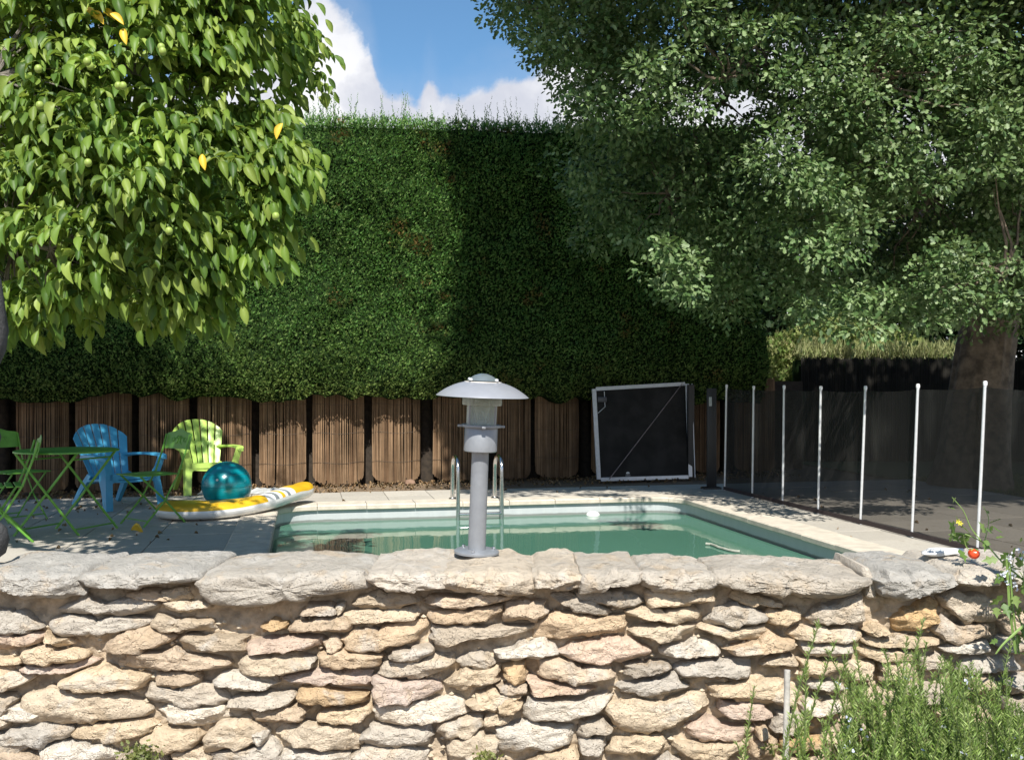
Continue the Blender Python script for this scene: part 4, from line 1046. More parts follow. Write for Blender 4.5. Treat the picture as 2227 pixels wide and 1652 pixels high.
# outline of the crown on the plane 9.4 m away, as (x, z) in metres (left edge and underside of the crown)
def XZ(xd, yd, Y=9.4): p = P(xd, yd, Y); return (p.x, p.z)
oakpoly = [XZ(*p) for p in [(1100, -60), (1105, 40), (1190, 90), (1170, 190), (1260, 270), (1230, 330), (1290, 420), (1260, 520), (1390, 560), (1420, 660), (1560, 700), (1650, 620), (1760, 690), (1960, 690), (2080, 690), (2260, 700), (2420, 720), (2420, -60)]]
holes = [[XZ(*p) for p in h] for h in ([(1540, 190), (1660, 180), (1650, 300), (1550, 300)], [(1985, 400), (2060, 400), (2070, 470), (1990, 475)], [(2095, 440), (2135, 440), (2130, 560), (2100, 560)], [(1180, 170), (1260, 220), (1240, 265), (1150, 255)])]
k = 0
while len(cs) < 620 and k < 40000:
    k += 1
    x = random.uniform(-.4, 6.6); z = random.uniform(1.6, 5.4)
    if not inpoly(x, z, oakpoly): continue
    if any(inpoly(x, z, h) for h in holes): continue
    Y = random.uniform(8.0, 11.6)
    X = x*Y/9.4; Z = CAMH+(z-CAMH)*Y/9.4 if z > CAMH else z      # the outline widens with distance like the crown does
    if Y+.84*Z < (11.7 if X < 2.2 else 11.0): continue
    if Y > back(X/Y, .55): continue
    if Z > 4.9+(Y-8)*.3 and random.random() < .5: continue
    cs.append((X, Y, Z)); rs_.append(random.uniform(.2, .42)); per.append(int(235*random.uniform(.7, 1.3)))
nvis = len(cs)
# hanging boughs on the near side of the crown that catch the sun
sunlit = []
for xd_, yd_ in [(1480, 575), (1505, 600), (1815, 530), (1850, 470), (1860, 690), (1820, 670), (1985, 640), (2050, 600), (2100, 560), (2190, 600), (2080, 660), (2150, 640), (1790, 390), (1890, 395), (1740, 330), (1450, 220), (1420, 150), (1760, 160), (1850, 200), (1820, 230), (1900, 60), (2010, 110), (2070, 180), (2150, 260), (2180, 120), (2090, 370), (2200, 330), (1960, 300), (1650, 60)]:
    p = P(xd_, yd_, 7.9); sunlit.append((p.x, p.y+.84*p.z))
    for q in range(3):
        cs.append((p.x+random.uniform(-.22, .22), p.y+random.uniform(-.15, .3), p.z+random.uniform(-.15, .15))); rs_.append(random.uniform(.13, .24)); per.append(100)
nvis = len(cs)
# upper crown above the picture
top = []
while len(top) < 960:
    X = random.uniform(-.35, 10); Y = random.uniform(5.4, 15.0); Z = random.uniform(4.6, 9.0)
    if ((X-5.2)/5.7)**4+((Y-10.0)/4.8)**4+((Z-5.8)/3.3)**4 > 1: continue
    if Z < CAMH+838/2100*Y+.55: continue
    if Y+.84*Z < (11.3 if X < 2.2 else 10.4) or Y+.84*Z > 17.6: continue
    if noise.noise(Vector((X*.75, 3, (Z*.75-Y*.6)))) < -.14: continue
    if any(abs(X-a) < .75 and abs(Y+.84*Z-c_) < .75 for a, c_ in sunlit): continue
    top.append((X, Y, Z))
pos, xd, nd, sc = clump_leaves(cs, rs_, per, .054)
VT = [scatter(oak_t, oak_f, pos-oo, xd, nd, sc)]
pos, xd, nd, sc = clump_leaves(top, [random.uniform(.35, .65) for _ in top], [130]*len(top), .12)
VT.append(scatter(oak_t, oak_f, pos-oo, xd, nd, sc))
V, T = join(VT); tag(link('leaves', bigmesh('leaves', V, T), M_oakleaf, oak), kind='stuff')
# twigs: every clump hangs on a thin branch from the nearest limb
b = MB()
for i, c in enumerate(cs[:nvis]):
    if i % 2: continue
    c = Vector(c); near = min(nodes, key=lambda p: (p-c).length)
    if (near-c).length > .95: continue
    pts = wobble(near, c, 5, .22); b.tube([p-Vector(oo) for p in pts], [.016, .013, .010, .007, .005, .003], 5)
tag(b.build('twigs', M_bark, oak, True), kind='stuff')

# dark trees beyond the right of the hedge
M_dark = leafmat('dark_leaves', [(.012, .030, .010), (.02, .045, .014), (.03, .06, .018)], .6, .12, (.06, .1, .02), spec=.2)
def far_tree(x, y, rx, ry, h0, h1, label, n=13000):
    t_ = thing('evergreen_tree', label, 'tree', (x, y, 0)); k = 90; cc = []
    while len(cc) < k:
        a = random.uniform(-1, 1), random.uniform(-1, 1), random.uniform(-1, 1)
        if a[0]**2+a[1]**2+a[2]**2 < 1: cc.append((a[0]*rx, a[1]*ry, (h0+h1)/2+a[2]*(h1-h0)/2))
    pos, xd, nd, sc = clump_leaves(cc, [random.uniform(.4, .7) for _ in cc], [n//k]*k, .14)
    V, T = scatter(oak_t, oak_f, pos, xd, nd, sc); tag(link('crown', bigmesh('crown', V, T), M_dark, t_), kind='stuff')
    b = MB(); b.tube([(0, 0, -.1), (.05, 0, h0*.5+.5), (0, .05, (h0+h1)/2)], [.2, .16, .08], 10); b.build('trunk', M_bark_dark, t_, True)
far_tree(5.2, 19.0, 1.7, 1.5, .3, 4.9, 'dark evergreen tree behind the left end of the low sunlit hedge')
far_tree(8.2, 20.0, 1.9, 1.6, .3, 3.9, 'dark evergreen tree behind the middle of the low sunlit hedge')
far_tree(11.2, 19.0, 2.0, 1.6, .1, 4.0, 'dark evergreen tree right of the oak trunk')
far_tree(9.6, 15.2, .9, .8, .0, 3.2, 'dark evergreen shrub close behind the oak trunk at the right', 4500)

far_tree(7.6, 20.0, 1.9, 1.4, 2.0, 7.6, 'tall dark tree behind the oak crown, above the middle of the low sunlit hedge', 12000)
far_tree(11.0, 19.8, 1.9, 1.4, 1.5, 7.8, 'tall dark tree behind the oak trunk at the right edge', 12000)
# ------------------------------------------------------------ walnut tree on the left
walnut = thing('walnut_tree', 'walnut tree with big drooping light green leaves and green nuts, upper left', 'tree', (-4.6, 6.0, 0))
wo = Vector(walnut.location)
M_wbark = mat('walnut_bark', (.20, .18, .15), .9, var=.35, scale=10, bump=.8, bscale=30)
M_wleaf = leafmat('walnut_leaves', [(.05, .115, .02), (.13, .235, .036), (.21, .32, .05), (.33, .42, .09)], .48, .36, (.40, .52, .06), spec=.35)
M_wyel = mat('yellow_leaf', (.62, .42, .03), .5, var=.2, scale=30)
def leaf_template(w=.25, drop=.10, fold=.05, bend=.0):
    xs = [0, .12, .3, .5, .7, .86, 1.0]; ws = [.015, .11, .20, .25, .225, .14, .0]; v = []; f = []
    for x, y in zip(xs, ws):
        y *= w/.25; z = -drop*x*x*1.6
        v += [(x, -y, z+fold*abs(y)*3.2+bend*math.sin(x*7)*.04), (x, 0, z), (x, y, z+fold*abs(y)*3.2-bend*math.sin(x*6)*.04)]
    for i in range(len(xs)-1):
        a = i*3; f += [(a, a+3, a+4, a+1), (a+1, a+4, a+5, a+2)]
    return v, f
LT = [leaf_template(.22, .14, .35), leaf_template(.25, .28, .5, 1), leaf_template(.20, .05, .3, -1)]
# crown volumes: front lobe and the hidden upper crown
wpoly = [XZ(x, y, 4.8) for x, y in [(-60, -220), (590, -220), (588, 10), (520, 40), (535, 120), (550, 170), (520, 230), (585, 290), (645, 370), (605, 460), (570, 580), (500, 600), (430, 715), (290, 690), (150, 715), (-60, 705)]]
wx = [p[0] for p in wpoly]; wz = [p[1] for p in wpoly]
def polydist(x, z, poly):
    best = 9
    for i in range(len(poly)):
        a = Vector((*poly[i], 0)); c = Vector((*poly[(i+1) % len(poly)], 0)); p = Vector((x, z, 0)); e = c-a
        k = max(0, min(1, (p-a).dot(e)/e.length_squared)); best = min(best, (p-(a+e*k)).length)
    return best
leaves = []      # (pos, x direction, normal, length)
def compound(base, out, size=1.0):
    """a pinnate leaf: stalk running out and drooping, 5 to 7 leaflets"""
    out = Vector(out).normalized(); side = out.cross(Vector((0, 0, 1)));
    side = side.normalized() if side.length > .1 else Vector((1, 0, 0))
    L = random.uniform(.20, .30)*size; pts = []; p = Vector(base); d = out.copy(); m = 6
    for i in range(m+1):
        pts.append(p.copy()); d = (d+Vector((0, 0, -.13))).normalized(); p = p+d*(L/m)
    pairs = random.choice((2, 2, 3)); k0 = 2
    for i in range(pairs):
        q = pts[min(m-1, k0+int(i*(m-k0)/pairs+.3))]; ll = random.uniform(.070, .105)*size*(.8+.25*i/pairs)
        for sg in (-1, 1):
            xd = side*sg*random.uniform(.45, 1.1)+d*random.uniform(.2, .8)+Vector((random.uniform(-.35, .35), random.uniform(-.2, .2), -random.uniform(-.4, .6)))
            nm = Vector((random.uniform(-.9, .9), -.3+random.uniform(-.7, .6), .8))+side*sg*.35
            leaves.append((q, xd, nm, ll))
    leaves.append((pts[-1], d*.8+Vector((random.uniform(-.2, .2), 0, -random.uniform(.2, .8))), Vector((random.uniform(-.3, .3), -.6, .6)), random.uniform(.095, .125)*size))
    return pts
stalks = MB(); count = 0; tries = 0; branch_pts = []
while count < 3900 and tries < 200000:
    tries += 1
    x = random.uniform(min(wx), max(wx)); z = random.uniform(min(wz), max(wz))
    if not inpoly(x, z, wpoly): continue
    dist = polydist(x, z, wpoly)
    half = min(1.0, .12+dist*.9)
    # uneven: denser lumps and hollows
    if noise.noise(Vector((x*2.9, 0, z*3.6))) < -.14 and random.random() < .9: continue
    f_ = random.random(); Yf = 4.9-half*.85; Yb = 4.9+half*1.3
    Y = Yf+(Yb-Yf)*f_**1.5 + .12*noise.noise(Vector((x*3, 7, z*3)))
    X = x*Y/4.8; Z = CAMH+(z-CAMH)*Y/4.8
    if Y > 4.9 and X > -1.9 and Y+.84*Z > 7.6 and Y+.84*Z < 9.0 and x < -1.05 and random.random() < .0: continue
    o_ = Vector((X+2.4, Y-5.4, (Z-2.2)*.5)); o_.normalize(); o_ = o_*.8+Vector((random.uniform(-.7, .7), random.uniform(-.8, .2), random.uniform(-.1, .5)))
    pts = compound((X, Y, Z+.06), o_, random.uniform(.62, .86)); stalks.tube([p-wo for p in pts], [.0028, .0026, .0024, .002, .0018, .0015, .001], 4, cap=False); branch_pts.append(Vector((X, Y, Z))); count += 1
# inner layer behind, without hollows
k = 0
while k < 520:
    x = random.uniform(min(wx), max(wx)); z = random.uniform(min(wz), max(wz))
    if not inpoly(x, z, wpoly) or polydist(x, z, wpoly) < .22: continue
    Y = random.uniform(5.5, 6.2); compound((x*Y/4.8, Y, CAMH+(z-CAMH)*Y/4.8), (random.uniform(-1, 1), random.uniform(-1, .5), random.uniform(-.3, .4)), 1.0); k += 1
# hidden upper crown that shades the table and the chairs
k = 0
while k < 2500:
    X = random.uniform(-7.6, -2.35); Y = random.uniform(4.4, 9.2); Z = random.uniform(2.4, 7.8)
    if ((X+4.8)/2.8)**2+((Y-6.7)/2.3)**2+((Z-5.0)/2.7)**2 > 1: continue
    if X > -3.25 and Y+.84*Z > 10.9 and random.random() < .8: continue
    if X > -4.1 and Y+.84*Z > 11.6 and random.random() < .6: continue
    if Z < CAMH+838/2100*Y+.1 and X/Y > -.53 : continue
    if X > -2.5-.12*(Y-5): continue
    compound((X, Y, Z), (random.uniform(-1, 1), random.uniform(-1, 1), random.uniform(-.2, .6)), 1.35); k += 1
k = 0
while k < 700:
    X = random.uniform(-6.8, -4.05); Y = random.uniform(7.0, 9.0); Z = random.uniform(4.5, 5.8)
    compound((X, Y, Z), (random.uniform(-1, 1), random.uniform(-1, 1), random.uniform(-.2, .6)), 1.35); k += 1
k = 0
while k < 1500:
    X = random.uniform(-6.0, -2.55); Y = random.uniform(4.7, 6.4); Z = random.uniform(3.2, 4.7)
    if Z < CAMH+838/2100*Y+.12 or (X > -2.9 and Y+.84*Z > 8.6): continue
    compound((X, Y, Z), (random.uniform(-1, 1), random.uniform(-1, 1), random.uniform(-.2, .6)), 1.25); k += 1
# the darker branch reaching right at the top, further back
for _ in range(150):
    q = random.random(); p = P(560+110*q*random.random(), random.uniform(-30, 60)+150*random.random()*(random.random() < .8), 5.9)
    compound(p+Vector((0, random.uniform(-.4, .5), 0)), (random.uniform(.2, 1), random.uniform(-.5, .5), random.uniform(-.4, .4)), .8)
N = len(leaves); LP = np.array([l[0] for l in leaves]); LX = np.array([l[1] for l in leaves]); LN = np.array([l[2] for l in leaves]); LS = np.array([l[3] for l in leaves])
px = 1113.5+2100*LP[:, 0]/LP[:, 1]; py = 838-2100*(LP[:, 2]-CAMH)/LP[:, 1]
vis = (px > 5) & (px < 2220) & (py > 5) & (py < 900)
score = np.where(vis, LS/LP[:, 1], 0); order = np.argsort(-score); big = order[:300]; rest = np.setdiff1d(np.arange(N), big)
woa = np.array(wo); parts = []
for j in range(3):
    sel = rest[rest % 3 == j]; parts.append(scatter(LT[j][0], LT[j][1], LP[sel]-woa, LX[sel], LN[sel], LS[sel]))
V, T = join(parts); tag(link('leaves', bigmesh('leaves', V, T), M_wleaf, walnut, smooth=True), kind='stuff')
LM = []
for v, f in LT:
    me = mesh('leaf', v, f); me.materials.append(M_wleaf); me.polygons.foreach_set('use_smooth', [True]*len(me.polygons)); LM.append(me)
yelm = LM[0].copy(); yelm.materials.clear(); yelm.materials.append(M_wyel)
for c, i in enumerate(big):
    x = Vector(LX[i]).normalized(); n = Vector(LN[i]); n = (n-x*n.dot(x)).normalized(); y = n.cross(x); s = LS[i]
    o = bpy.data.objects.new('leaf', LM[c % 3]); COL.objects.link(o); o.parent = walnut
    o.matrix_local = Matrix.Translation(Vector(LP[i])-wo) @ Matrix(((x.x, y.x, n.x, 0), (x.y, y.y, n.y, 0), (x.z, y.z, n.z, 0), (0, 0, 0, 1))) @ Matrix.Scale(s, 4)
# a few yellowed leaves
for xd, yd in [(185, 18), (205, 24), (222, 20), (240, 30), (268, 62), (440, 335), (615, 268)]:
    p = P(xd, yd, random.uniform(4.15, 4.35)); x = Vector((random.uniform(-1, 1), -.2, -.6)).normalized(); n = Vector((0, -.8, .5)); n = (n-x*n.dot(x)).normalized(); y = n.cross(x)
    o = bpy.data.objects.new('leaf', yelm); COL.objects.link(o); o.parent = walnut; o['label'] = 'yellow leaf'
    o.matrix_local = Matrix.Translation(p-wo) @ Matrix(((x.x, y.x, n.x, 0), (x.y, y.y, n.y, 0), (x.z, y.z, n.z, 0), (0, 0, 0, 1))) @ Matrix.Scale(.075, 4)
tag(stalks.build('stalks', mat('leaf_stalk', (.16, .22, .05), .5), walnut, True), kind='stuff')
# green nuts
M_nut = mat('green_nut', (.27, .36, .07), .5, var=.15, scale=60)
b = MB(); b.lathe([(0, .022), (.009, .0205), (.0155, .015), (.0195, .006), (.0195, -.005), (.016, -.014), (.009, -.020), (0, -.022)], 14); nm = mesh('nut', b.v, b.f); nm.materials.append(M_nut); nm.polygons.foreach_set('use_smooth', [True]*len(nm.polygons))
for xd, yd in [(351, 103), (354, 112), (190, 134), (197, 144), (84, 150), (258, 187), (268, 187), (87, 229), (192, 354), (352, 352), (600, 470), (368, 502)]:
    p = P(xd, yd, random.uniform(4.0, 4.12)); o = bpy.data.objects.new('nut', nm); COL.objects.link(o); o.parent = walnut; o.location = p-wo; o.scale = (.8,)*3
# trunk and branches
tube_obj('trunk', wobble((-4.6, 6.0, -.1), (-4.3, 6.0, 2.6), 8, .04), [.19, .17, .16, .15, .15, .15, .14, .13, .12], M_wbark, walnut, wo, 16)
wl = [((-4.3, 6.0, 2.5), (-1.4, 4.9, 3.0), .07), ((-4.3, 6, 2.5), (-2.2, 4.6, 1.9), .06), ((-4.3, 6, 2.5), (-3.6, 6.2, 5.6), .10), ((-4.3, 6, 2.3), (-5.6, 6.6, 5.0), .09), ((-4.3, 6, 2.5), (-2.6, 6.6, 5.0), .08), ((-4.2, 6, 2.6), (-1.5, 5.9, 3.9), .05), ((-3.6, 5.5, 2.3), (-2.4, 4.5, 2.7), .04)]
wn = []
for a, c, r in wl:
    pts = wobble(a, c, 8, .10); wn += pts[2:]; tube_obj('branch', pts, [r*(1-.8*i/8) for i in range(9)], M_wbark, walnut, wo, 8)
b = MB()
for i, c in enumerate(branch_pts):
    if i % 6: continue
    near = min(wn, key=lambda p: (p-c).length)
    if (near-c).length > .45: continue
    b.tube([p-wo for p in wobble(near, c, 4, .1)], [.006, .005, .004, .003, .002], 5)
tag(b.build('twigs', M_wbark, walnut, True), kind='stuff')

# ------------------------------------------------------------ garden lamp on the wall
M_lgrey = mat('lamp_grey', (.27, .285, .305), .42, .35, var=.06, scale=35, bump=.05, bscale=300)
M_lshade = mat('lamp_shade_grey', (.31, .32, .345), .40, .25, var=.03, scale=30)
lampb = Vector((P(1037, 1195, 2.42).x, 2.40, .835))
lamp = thing('garden_lamp', 'grey metal garden lamp with wide domed shade standing on the wall', 'garden lamp', lampb)
lamp.rotation_euler = (R(1.5), R(2.2), 0); lamp.scale = (.98, .98, .965)
u_ = 2.42/2100   # metres per photograph pixel at the lamp
def LB(): return MB()
b = LB(); b.lathe([(0, .010), (.030, .010), (.052, .009), (.057, .006), (.057, .001), (.0, .0)], 40); b.build('base_plate', M_lgrey, lamp, True)
for a in (20, 140, 260):
    b = LB(); b.lathe([(0, .006), (.004, .005), (.005, .0), (.0, -.001)], 10, (.045*math.cos(R(a)), .045*math.sin(R(a)), .010)); b.build('bolt', M_steel, lamp, True)
b = LB(); b.lathe([(0, .008), (.0225, .008), (.0220, .15), (.0215, .275), (.0, .275)], 40); b.build('column', M_lgrey, lamp, True)
zc = .262
b = LB(); b.lathe([(.020, zc), (.040, zc), (.0420, zc+.002), (.0420, zc+.066), (.0400, zc+.069), (0, zc+.069)], 48); b.build('housing', M_lgrey, lamp, True)
b = LB(); b.lathe([(.0425, zc+.062), (.050, zc+.063), (.0505, zc+.066), (.050, zc+.069), (.0425, zc+.069)], 48); b.build('collar', M_lgrey, lamp, True)
for a in (0, 90, 180, 270):
    b = LB(); b.box((.052*math.cos(R(a+8)), .052*math.sin(R(a+8)), zc+.065), (.016, .010, .006), Matrix.Rotation(R(a+8), 3, 'Z'), bev=.0015); b.build('lug', M_lgrey, lamp, True)
def glassmat():
    m = bpy.data.materials.new('lamp_glass'); m.use_nodes = True; t = NT(m.node_tree); t.n.clear()
    d = t.node('ShaderNodeBsdfPrincipled', i_Base_Color=(.62, .68, .64), i_Roughness=.08, i_IOR=1.45)
    tr = t.node('ShaderNodeBsdfTransparent', i_0=(.93, .96, .94)); lw = t.node('ShaderNodeLayerWeight', i_0=.45)
    mx = t.node('ShaderNodeMixShader', i_0=t.m('SUBTRACT', .74, t.m('MULTIPLY', lw.outputs['Facing'], .55)), i_1=d.outputs[0], i_2=tr.outputs[0])
    t.node('ShaderNodeOutputMaterial', i_Surface=mx); return m
M_glass = glassmat()
b = LB(); b.lathe([(.0385, zc+.069), (.0385, zc+.138), (.0365, zc+.138), (.0365, zc+.07)], 48); b.build('glass_cylinder', M_glass, lamp, True)
b = LB(); b.lathe([(.0395, zc+.119), (.0495, zc+.119), (.0505, zc+.121), (.0505, zc+.137), (.0495, zc+.139), (.0395, zc+.139)], 48); b.build('glass_ring', M_glass, lamp, True)
b = LB(); b.lathe([(.0, zc+.076), (.010, zc+.077), (.013, zc+.088), (.020, zc+.108), (.0275, zc+.116), (.0275, zc+.118), (.019, zc+.109), (.011, zc+.088)], 28); b.build('bulb', M_glass, lamp, True)
b = LB(); b.lathe([(0, zc+.069), (.012, zc+.069), (.013, zc+.080), (.0, zc+.081)], 20); b.build('socket', mat('bulb_socket', (.45, .44, .40), .5), lamp, True)
for a in (200, 290, 20, 110):
    x, y = .0455*math.cos(R(a+30)), .0455*math.sin(R(a+30))
    b = LB(); b.tube([(x, y, zc+.064), (x, y, zc+.178)], .0024, 8); b.build('rod', M_lgrey, lamp, True)
    b = LB(); b.lathe([(0, .005), (.004, .004), (.005, 0), (.0, -.001)], 10, (x, y, zc+.183)); b.build('screw', mat('screw_cap', (.75, .75, .76), .3) if 'screw_cap' not in bpy.data.materials else bpy.data.materials['screw_cap'], lamp, True)
prof = []
for k in range(15):
    q = k/14; r = .020+(.1165-.020)*q; prof.append((r, zc+.1805-.0350*q**2.2-.003*q))
inner = [(r-.0012*(1 if i > 0 else 0), z-.0018) for i, (r, z) in enumerate(prof)][::-1]
b = LB(); b.lathe([(0, zc+.1815)]+prof+[(.1172, prof[-1][1]-.001)]+inner+[(0, zc+.1797)], 72); b.build('shade', M_lshade, lamp, True)
b = LB(); b.lathe([(.047, zc+.1795), (.049, zc+.145), (.0475, zc+.1445), (.046, zc+.1795)], 48); b.build('inner_reflector', mat('reflector_white', (.66, .62, .56), .5), lamp, True)
b = LB(); b.lathe([(0, zc+.200), (.010, zc+.1992), (.022, zc+.195), (.033, zc+.188), (.040, zc+.1815), (0, zc+.181)], 40); b.build('cap_dome', mat('dome_grey', (.16, .19, .20), .18, .2), lamp, True)

# ------------------------------------------------------------ plastic garden chairs with slatted backs
def slat_chair(name, label, base, face, colr, scale=1.0):
    """monobloc armchair; local -y is the front"""
    M_ = mat(name+'_plastic', colr, .38, var=.05, scale=8, spec=.5)
    t_ = thing(name, label, 'garden chair', base, group='slatted plastic garden chairs by the pool')
    t_.rotation_euler = (0, 0, math.atan2(face[1], face[0])+math.pi/2)
    S = scale
    def V3(x, y, z): return Vector((x*S, y*S, z*S))
    # seat: dished, sloping to the back
    b = MB(); v = []; f = []; n = 9; mm = 8
    for j in range(mm+1):
        y = -.27+.50*j/mm; z = .355-.075*(j/mm)-.03*math.sin(math.pi*j/mm)*.6-(.05*(1-j/mm)**6)
        for i in range(n+1):
            x = (-.5+i/n)*(.53-.05*j/mm); v.append(V3(x, y, z-.02*math.cos(math.pi*(i/n-.5))))
    top = len(v); v += [p-V3(0, 0, .022) for p in v]
    for j in range(mm):
        for i in range(n):
            a = j*(n+1)+i; f.append((a, a+1, a+n+2, a+n+1)); f.append((top+a+n+1, top+a+n+2, top+a+1, top+a))
    for j in range(mm):
        for i in (0, n): a = j*(n+1)+i; f.append((a, a+n+1, top+a+n+1, top+a))
    for i in range(n):
        for j in (0, mm): a = j*(n+1)+i; f.append((a, top+a, top+a+1, a+1))
    b.add(v, f); b.build('seat', M_, t_, True)
    # front skirt
    b = MB(); b.prism([(-.26*S, .30*S), (.26*S, .30*S), (.26*S, .36*S), (-.26*S, .36*S)], -.275*S, -.255*S); 
    b.prism([(-.26*S, .36*S), (-.26*S, .23*S), (-.22*S, .27*S), (-.15*S, .305*S), (0, .31*S), (.15*S, .305*S), (.22*S, .27*S), (.26*S, .23*S), (.26*S, .36*S)], -.272*S, -.250*S); b.build('apron', M_, t_, True)
    # back: seven slats fanning out, leaning back
    al = R(24); base_y, base_z = .20, .26; nsl = 7
    def bp(u, h, d=0):      # u across (-1..1), h up the back
        wid = .205+.125*(max(0, h)/.62)**1.15; x = u*wid; y = base_y+math.sin(al)*h-.045*(1-u*u)*0+.055*(-(u*u))+d; z = base_z+math.cos(al)*h
        return V3(x, y, z)
    for k in range(nsl):
        u0 = -1+2*(k+(.10 if k else 0))/nsl; u1 = -1+2*(k+(.90 if k < nsl-1 else 1))/nsl
        v = []; f = []; m = 10; top_h = .64
        for j in range(m+1):
            q = j/m
            for u in (u0, (u0+u1)/2, u1):
                ht = top_h-.155*abs(u)**2.2; h = -.02+(ht+.02)*q
                if j == m: h -= .003*(1 if u != (u0+u1)/2 else 0)
                v.append(bp(u, h, -.004 if u != (u0+u1)/2 else -.010))
        nv = len(v); v += [p+V3(0, .017, 0) for p in v]
        for j in range(m):
            for i in range(2):
                a = j*3+i; f.append((a, a+1, a+4, a+3)); f.append((nv+a+3, nv+a+4, nv+a+1, nv+a))
            for i in (0, 2): a = j*3+i; f.append((a, a+3, nv+a+3, nv+a))
        for a in (0, 1): f.append((a, nv+a, nv+a+1, a+1)); f.append((m*3+a, nv+m*3+a, nv+m*3+a+1, m*3+a+1))
        b = MB(); b.add(v, f); b.build('back_slat', M_, t_, True)
    # rails that tie the slats together
    for h, hh_ in ((.30, .055), (.02, .05)):
        v = []; f = []; m = 14
        for i in range(m+1):
            u = -1+2*i/m
            for dh in (0, hh_): v += [bp(u, h+dh, .003), bp(u, h+dh, .024)]
        for i in range(m):
            a = i*4; f += [(a, a+4, a+6, a+2), (a+1, a+3, a+7, a+5), (a, a+1, a+5, a+4), (a+2, a+6, a+7, a+3)]
        f += [(0, 2, 3, 1), (m*4, m*4+1, m*4+3, m*4+2)]
        b = MB(); b.add(v, f); b.build('back_rail', M_, t_, True)
    for sg in (-1, 1):
        # arm: flat board widening to a rounded front
        v = []; f = []; path = [(.215, .34, .50, .035), (.27, .22, .535, .05), (.315, .05, .545, .055), (.335, -.12, .545, .06), (.335, -.25, .54, .065), (.33, -.31, .53, .055), (.325, -.335, .515, .035)]
        for x, y, z, w in path:
            v += [V3(sg*(x-w), y, z), V3(sg*(x+w*.45), y, z), V3(sg*(x+w*.5), y, z-.032), V3(sg*(x-w), y, z-.022)]
        for i in range(len(path)-1):
            for k in range(4): f.append((i*4+k, i*4+(k+1) % 4, (i+1)*4+(k+1) % 4, (i+1)*4+k))
        f += [(0, 1, 2, 3), tuple((len(path)-1)*4+k for k in range(4))]
        b = MB(); b.add(v, f); b.build('arm', M_, t_, True)
        # front leg: wide tapering panel from arm to floor
        v = []; f = []; path = [(.52, .075, -.31, .315), (.44, .062, -.29, .295), (.36, .085, -.275, .275), (.28, .088, -.275, .275), (.18, .062, -.295, .285), (.0, .036, -.33, .30)]
        for z, w, y, x in path:
            v += [V3(sg*(x-.045), y, z), V3(sg*(x+.03), y, z), V3(sg*(x+.03), y+w*1.35, z), V3(sg*(x+.008), y+w*1.35, z), V3(sg*(x+.005), y+.025, z), V3(sg*(x-.045), y+.022, z)]
        for i in range(len(path)-1):
            for k in range(6): f.append((i*6+k, i*6+(k+1) % 6, (i+1)*6+(k+1) % 6, (i+1)*6+k))
        f += [tuple(range(6)), tuple((len(path)-1)*6+k for k in range(6))]
        b = MB(); b.add(v, f); b.build('front_leg', M_, t_, True)
        # rear leg
        v = []; f = []; path = [(.32, .045, .12, .225), (.22, .045, .22, .235), (.10, .036, .32, .245), (.0, .028, .40, .255)]
        for z, w, y, x in path:
            v += [V3(sg*(x-.03), y, z), V3(sg*(x+.012), y, z), V3(sg*(x+.012), y+w*1.5, z+.02), V3(sg*(x-.03), y+w*1.5, z+.02)]
        for i in range(len(path)-1):
            for k in range(4): f.append((i*4+k, i*4+(k+1) % 4, (i+1)*4+(k+1) % 4, (i+1)*4+k))
        f += [(0, 1, 2, 3), tuple((len(path)-1)*4+k for k in range(4))]
        b = MB(); b.add(v, f); b.build('rear_leg', M_, t_, True)
    return t_
slat_chair('blue_chair', 'sky blue slatted plastic armchair facing right, nearer the green table', (-4.08, 10.02, .002), (.80, -.60), (.07, .36, .58), 1.0)
slat_chair('lime_chair', 'lime green slatted plastic armchair behind the turquoise ball', (-3.62, 11.42, -.0), (.55, -.84), (.47, .68, .14), 1.0)

